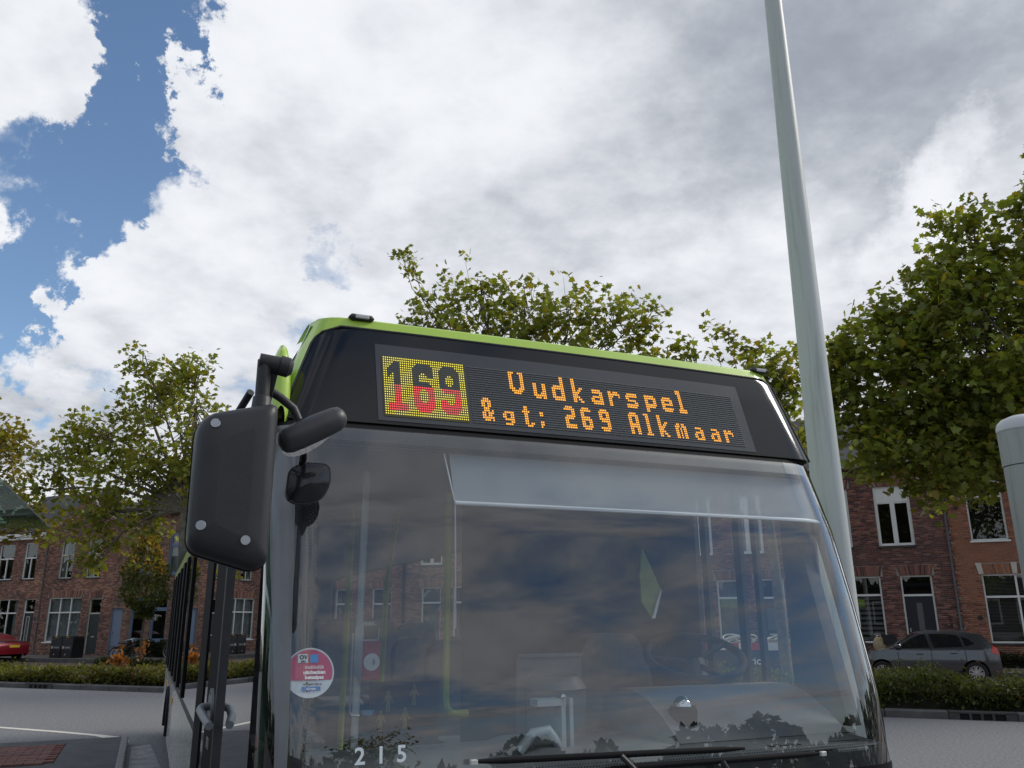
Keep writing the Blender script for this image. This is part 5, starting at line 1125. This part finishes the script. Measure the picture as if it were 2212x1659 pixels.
MB().tube([(-.06, 0, .25), (-.03, 0, .36), (.03, 0, .36), (.06, 0, .25)], .008, 5).build('strap', M['bag_beige'], Bag)

# refuse container pair
for i, (s_, lb) in enumerate(((-36.62, 'black underground refuse container column next to the red car'), (-35.88, 'black underground refuse container column toward the bicycles'))):
    K = tag(empty('refuse_container', st(s_, 30.0, .0), TH), lb, 'container', 'paired underground refuse containers')
    ck = mat('container_black', (.014, .014, .015), .5, var=.2)
    MB().cbox(0, .70, 0, .7, 0, .93, .03).build('column', ck, K, 40)
    MB().prism([(.0, .93), (.7, .93), (.66, 1.04), (.05, 1.06)], .02, .66).build('lid', ck, K)
    MB().box(.02, .68, -.012, .0, .45, .63).build('label_band', mat('container_band', (.045, .045, .05), .5), K)
    MB().disc((.15, -.014, .54), (0, -1, 0), .06, 16, .004).build('logo_disc', mat('logo_white', (.5, .5, .5), .5), K)
    tm_ = text_mesh('restafval', .10, .001); tm_.transform(Matrix.Rotation(R(90), 4, 'X')); o = link('lettering', tm_, mat('logo_white', (.5, .5, .5), .5), K); o.location = (.43, -.0165, .54)
    MB().box(.26, .42, -.01, .02, 1.0, 1.03).build('yellow_tag', mat('plate_yellow', (.70, .45, .03), .5), K)
    MB().box(.28, .34, -.02, -.0, .2, .24).build('lock', M['logo_white'], K)
structure(MB().box(-1.0, 2.0, -.5, 1.2, -.1, .012).build('container_plate', mat('steel_plate', (.22, .22, .22), .6, var=.2))).matrix_world = Matrix.Translation(st(-36.62, 30.0, 0)) @ Matrix.Rotation(TH, 4, 'Z')

# skip with rubble (seen through the bus)
K = tag(empty('skip', st(-4.5, 22.6, -.1), TH), 'blue skip with red and white striped rim full of rubble', 'skip')
sb = mat('skip_blue', (.02, .05, .085), .5, var=.25, vscale=4)
MB().add([(.3, .1, .1), (2.9, .1, .1), (2.9, 1.5, .1), (.3, 1.5, .1), (0, 0, 1.0), (3.2, 0, 1.0), (3.2, 1.6, 1.0), (0, 1.6, 1.0)], [(0, 3, 2, 1), (0, 1, 5, 4), (1, 2, 6, 5), (2, 3, 7, 6), (3, 0, 4, 7)]).build('tub', sb, K)
for k in range(10): MB().box(k * .32, (k + 1) * .32, -.02, .03, .98, 1.16).build('rim_stripe', mat('stripe_red', (.42, .04, .03), .6) if k % 2 else white_w, K)
MB().box(0, 3.2, 1.57, 1.62, .98, 1.16).box(-.02, .03, .03, 1.57, .98, 1.16).box(3.17, 3.22, .03, 1.57, .98, 1.16).build('rim_back', sb, K)
tm_ = text_mesh('adrich', .26, .004); tm_.transform(Matrix.Rotation(R(90), 4, 'X') ); o = link('lettering', tm_, white_w, K); o.location = (1.6, .015, .72); o.rotation_euler = (R(-6), 0, 0)
MB().grid([[(.05 + 3.1 * i / 14, .05 + 1.5 * j / 6, .98 + .16 * math.sin(i * 1.3) * math.sin(j * .52 * 1.0) + random.uniform(0, .1)) for j in range(7)] for i in range(15)]).build('fill_heap', mat('rubble', (.30, .26, .2), .95, var=.4, vscale=5), K)
def loose(nm, lb, cat, x, y, z, build_):
    o = tag(empty(nm, st(-4.5, 22.6, -.1) + SD * x + SN * y + Vector((0, 0, z)), TH + random.uniform(-.4, .4)), lb, cat); build_(o)
loose('rubbish_sack', 'white plastic sack on the corner of the skip', 'bag', 2.85, .5, 1.22, lambda o: MB().lathe([(.02, -.12), (.2, -.1), (.25, .02), (.2, .16), (.08, .24), (.03, .3)], 14, Matrix.Diagonal((1.2, .8, 1, 1))).build('sack', mat('sack_white', (.55, .57, .62), .5, var=.2, vscale=7), o, 50))
loose('cable_coil', 'pale coiled cable lying on the skip rubble', 'cable', 1.25, .5, 1.2, lambda o: [MB().tube([((.34 + .03 * j) * math.cos(a + j), (.2 + .02 * j) * math.sin(a + j), .03 * j + .06 * math.sin(2 * a + j)) for a in [2 * math.pi * k / 24 for k in range(25)]], .02, 6).build('loop', mat('cable_cream', (.5, .48, .4), .6), o, 60) for j in range(4)])
loose('cable_coil', 'small coil of white hose beside the white sack', 'hose', 2.1, .4, 1.2, lambda o: [MB().tube([((.18 + .03 * j) * math.cos(a), .15 * math.sin(a + j), .03 * j + .08 * math.sin(a + j)) for a in [2 * math.pi * k / 24 for k in range(25)]], .018, 6).build('loop', mat('cable_cream', (.5, .48, .4), .6), o, 60) for j in range(3)])
loose('plank', 'cardboard-brown board lying across the skip', 'board', 2.4, .2, 1.14, lambda o: MB().cbox(-.4, .5, -.06, .06, 0, .1, .01).build('board', mat('board_brown2', (.32, .24, .16), .9), o))
# ------------------------------------------------------------------ behind the camera: unseen block and trees, added to darken reflections
Q = tag(empty('added_block', (-6, -46, 0)), 'long low dark brick block added behind the camera for reflections', 'building')  # invented block, out of view, darkens what the glass mirrors
MB().box(-34, 34, -6, 0, 0, 5.2).build('wall', mat('added_block_brick', (.10, .065, .05), .9, var=.25, vscale=3), Q)
MB().box(-34.6, 34.6, -6.6, .8, 5.2, 5.6).build('roof', mat('added_block_roof', (.05, .05, .055), .8), Q)
for k in range(17):
    w_ = MB().box(-33 + k * 4, -30.6 + k * 4, -.02, .06, .8, 3.6).build('window', white_w, Q); MB().box(-32.8 + k * 4, -30.8 + k * 4, .06, .07, 1.0, 3.4).build('pane', mat('car_glass', (.012, .014, .016), .05, spec=.6), w_)
for i, (x, y) in enumerate(((-19, -34), (-4, -38), (13, -34), (26, -36))):  # unseen trees, added as dark silhouettes for the windscreen to reflect
    tree(['added round tree behind the camera, far end', 'second added round tree behind the camera', 'third added round tree behind the camera', 'added round tree behind the camera, near end'][i], (x, y), (x, y, 3.2), .22, [(x, y, 6.0, 2.4, 2.4, 2.0, 60), (x + 1, y + .5, 4.6, 1.8, 1.8, 1.2, 40), (x - 1.2, y, 5, 1.5, 1.5, 1.3, 40)], leaf=.34, per=7, cl=.4, group='added trees behind the camera', name='added_tree')

an = np.concatenate([rng.uniform(R(150), R(395), 15000)]); rr_ = rng.uniform(95, 112, len(an)); hh = 8.5 + 2.2 * np.sin(an * 23) + 1.6 * np.sin(an * 57 + 1)  # unseen tree belt, added to cover the bright horizon in window reflections
P = np.stack([rr_ * np.cos(an), rr_ * np.sin(an), hh * rng.uniform(0, 1, len(an)) ** .8], 1)
wd = leaves('added_woodland', P, 2.4, np.array([.05, .062, .018])[None] * rng.uniform(.5, 1.3, (len(P), 1)), QT, LM, None, 1.0)
tag(wd, 'dark belt of trees added out of view for reflections', 'woodland')
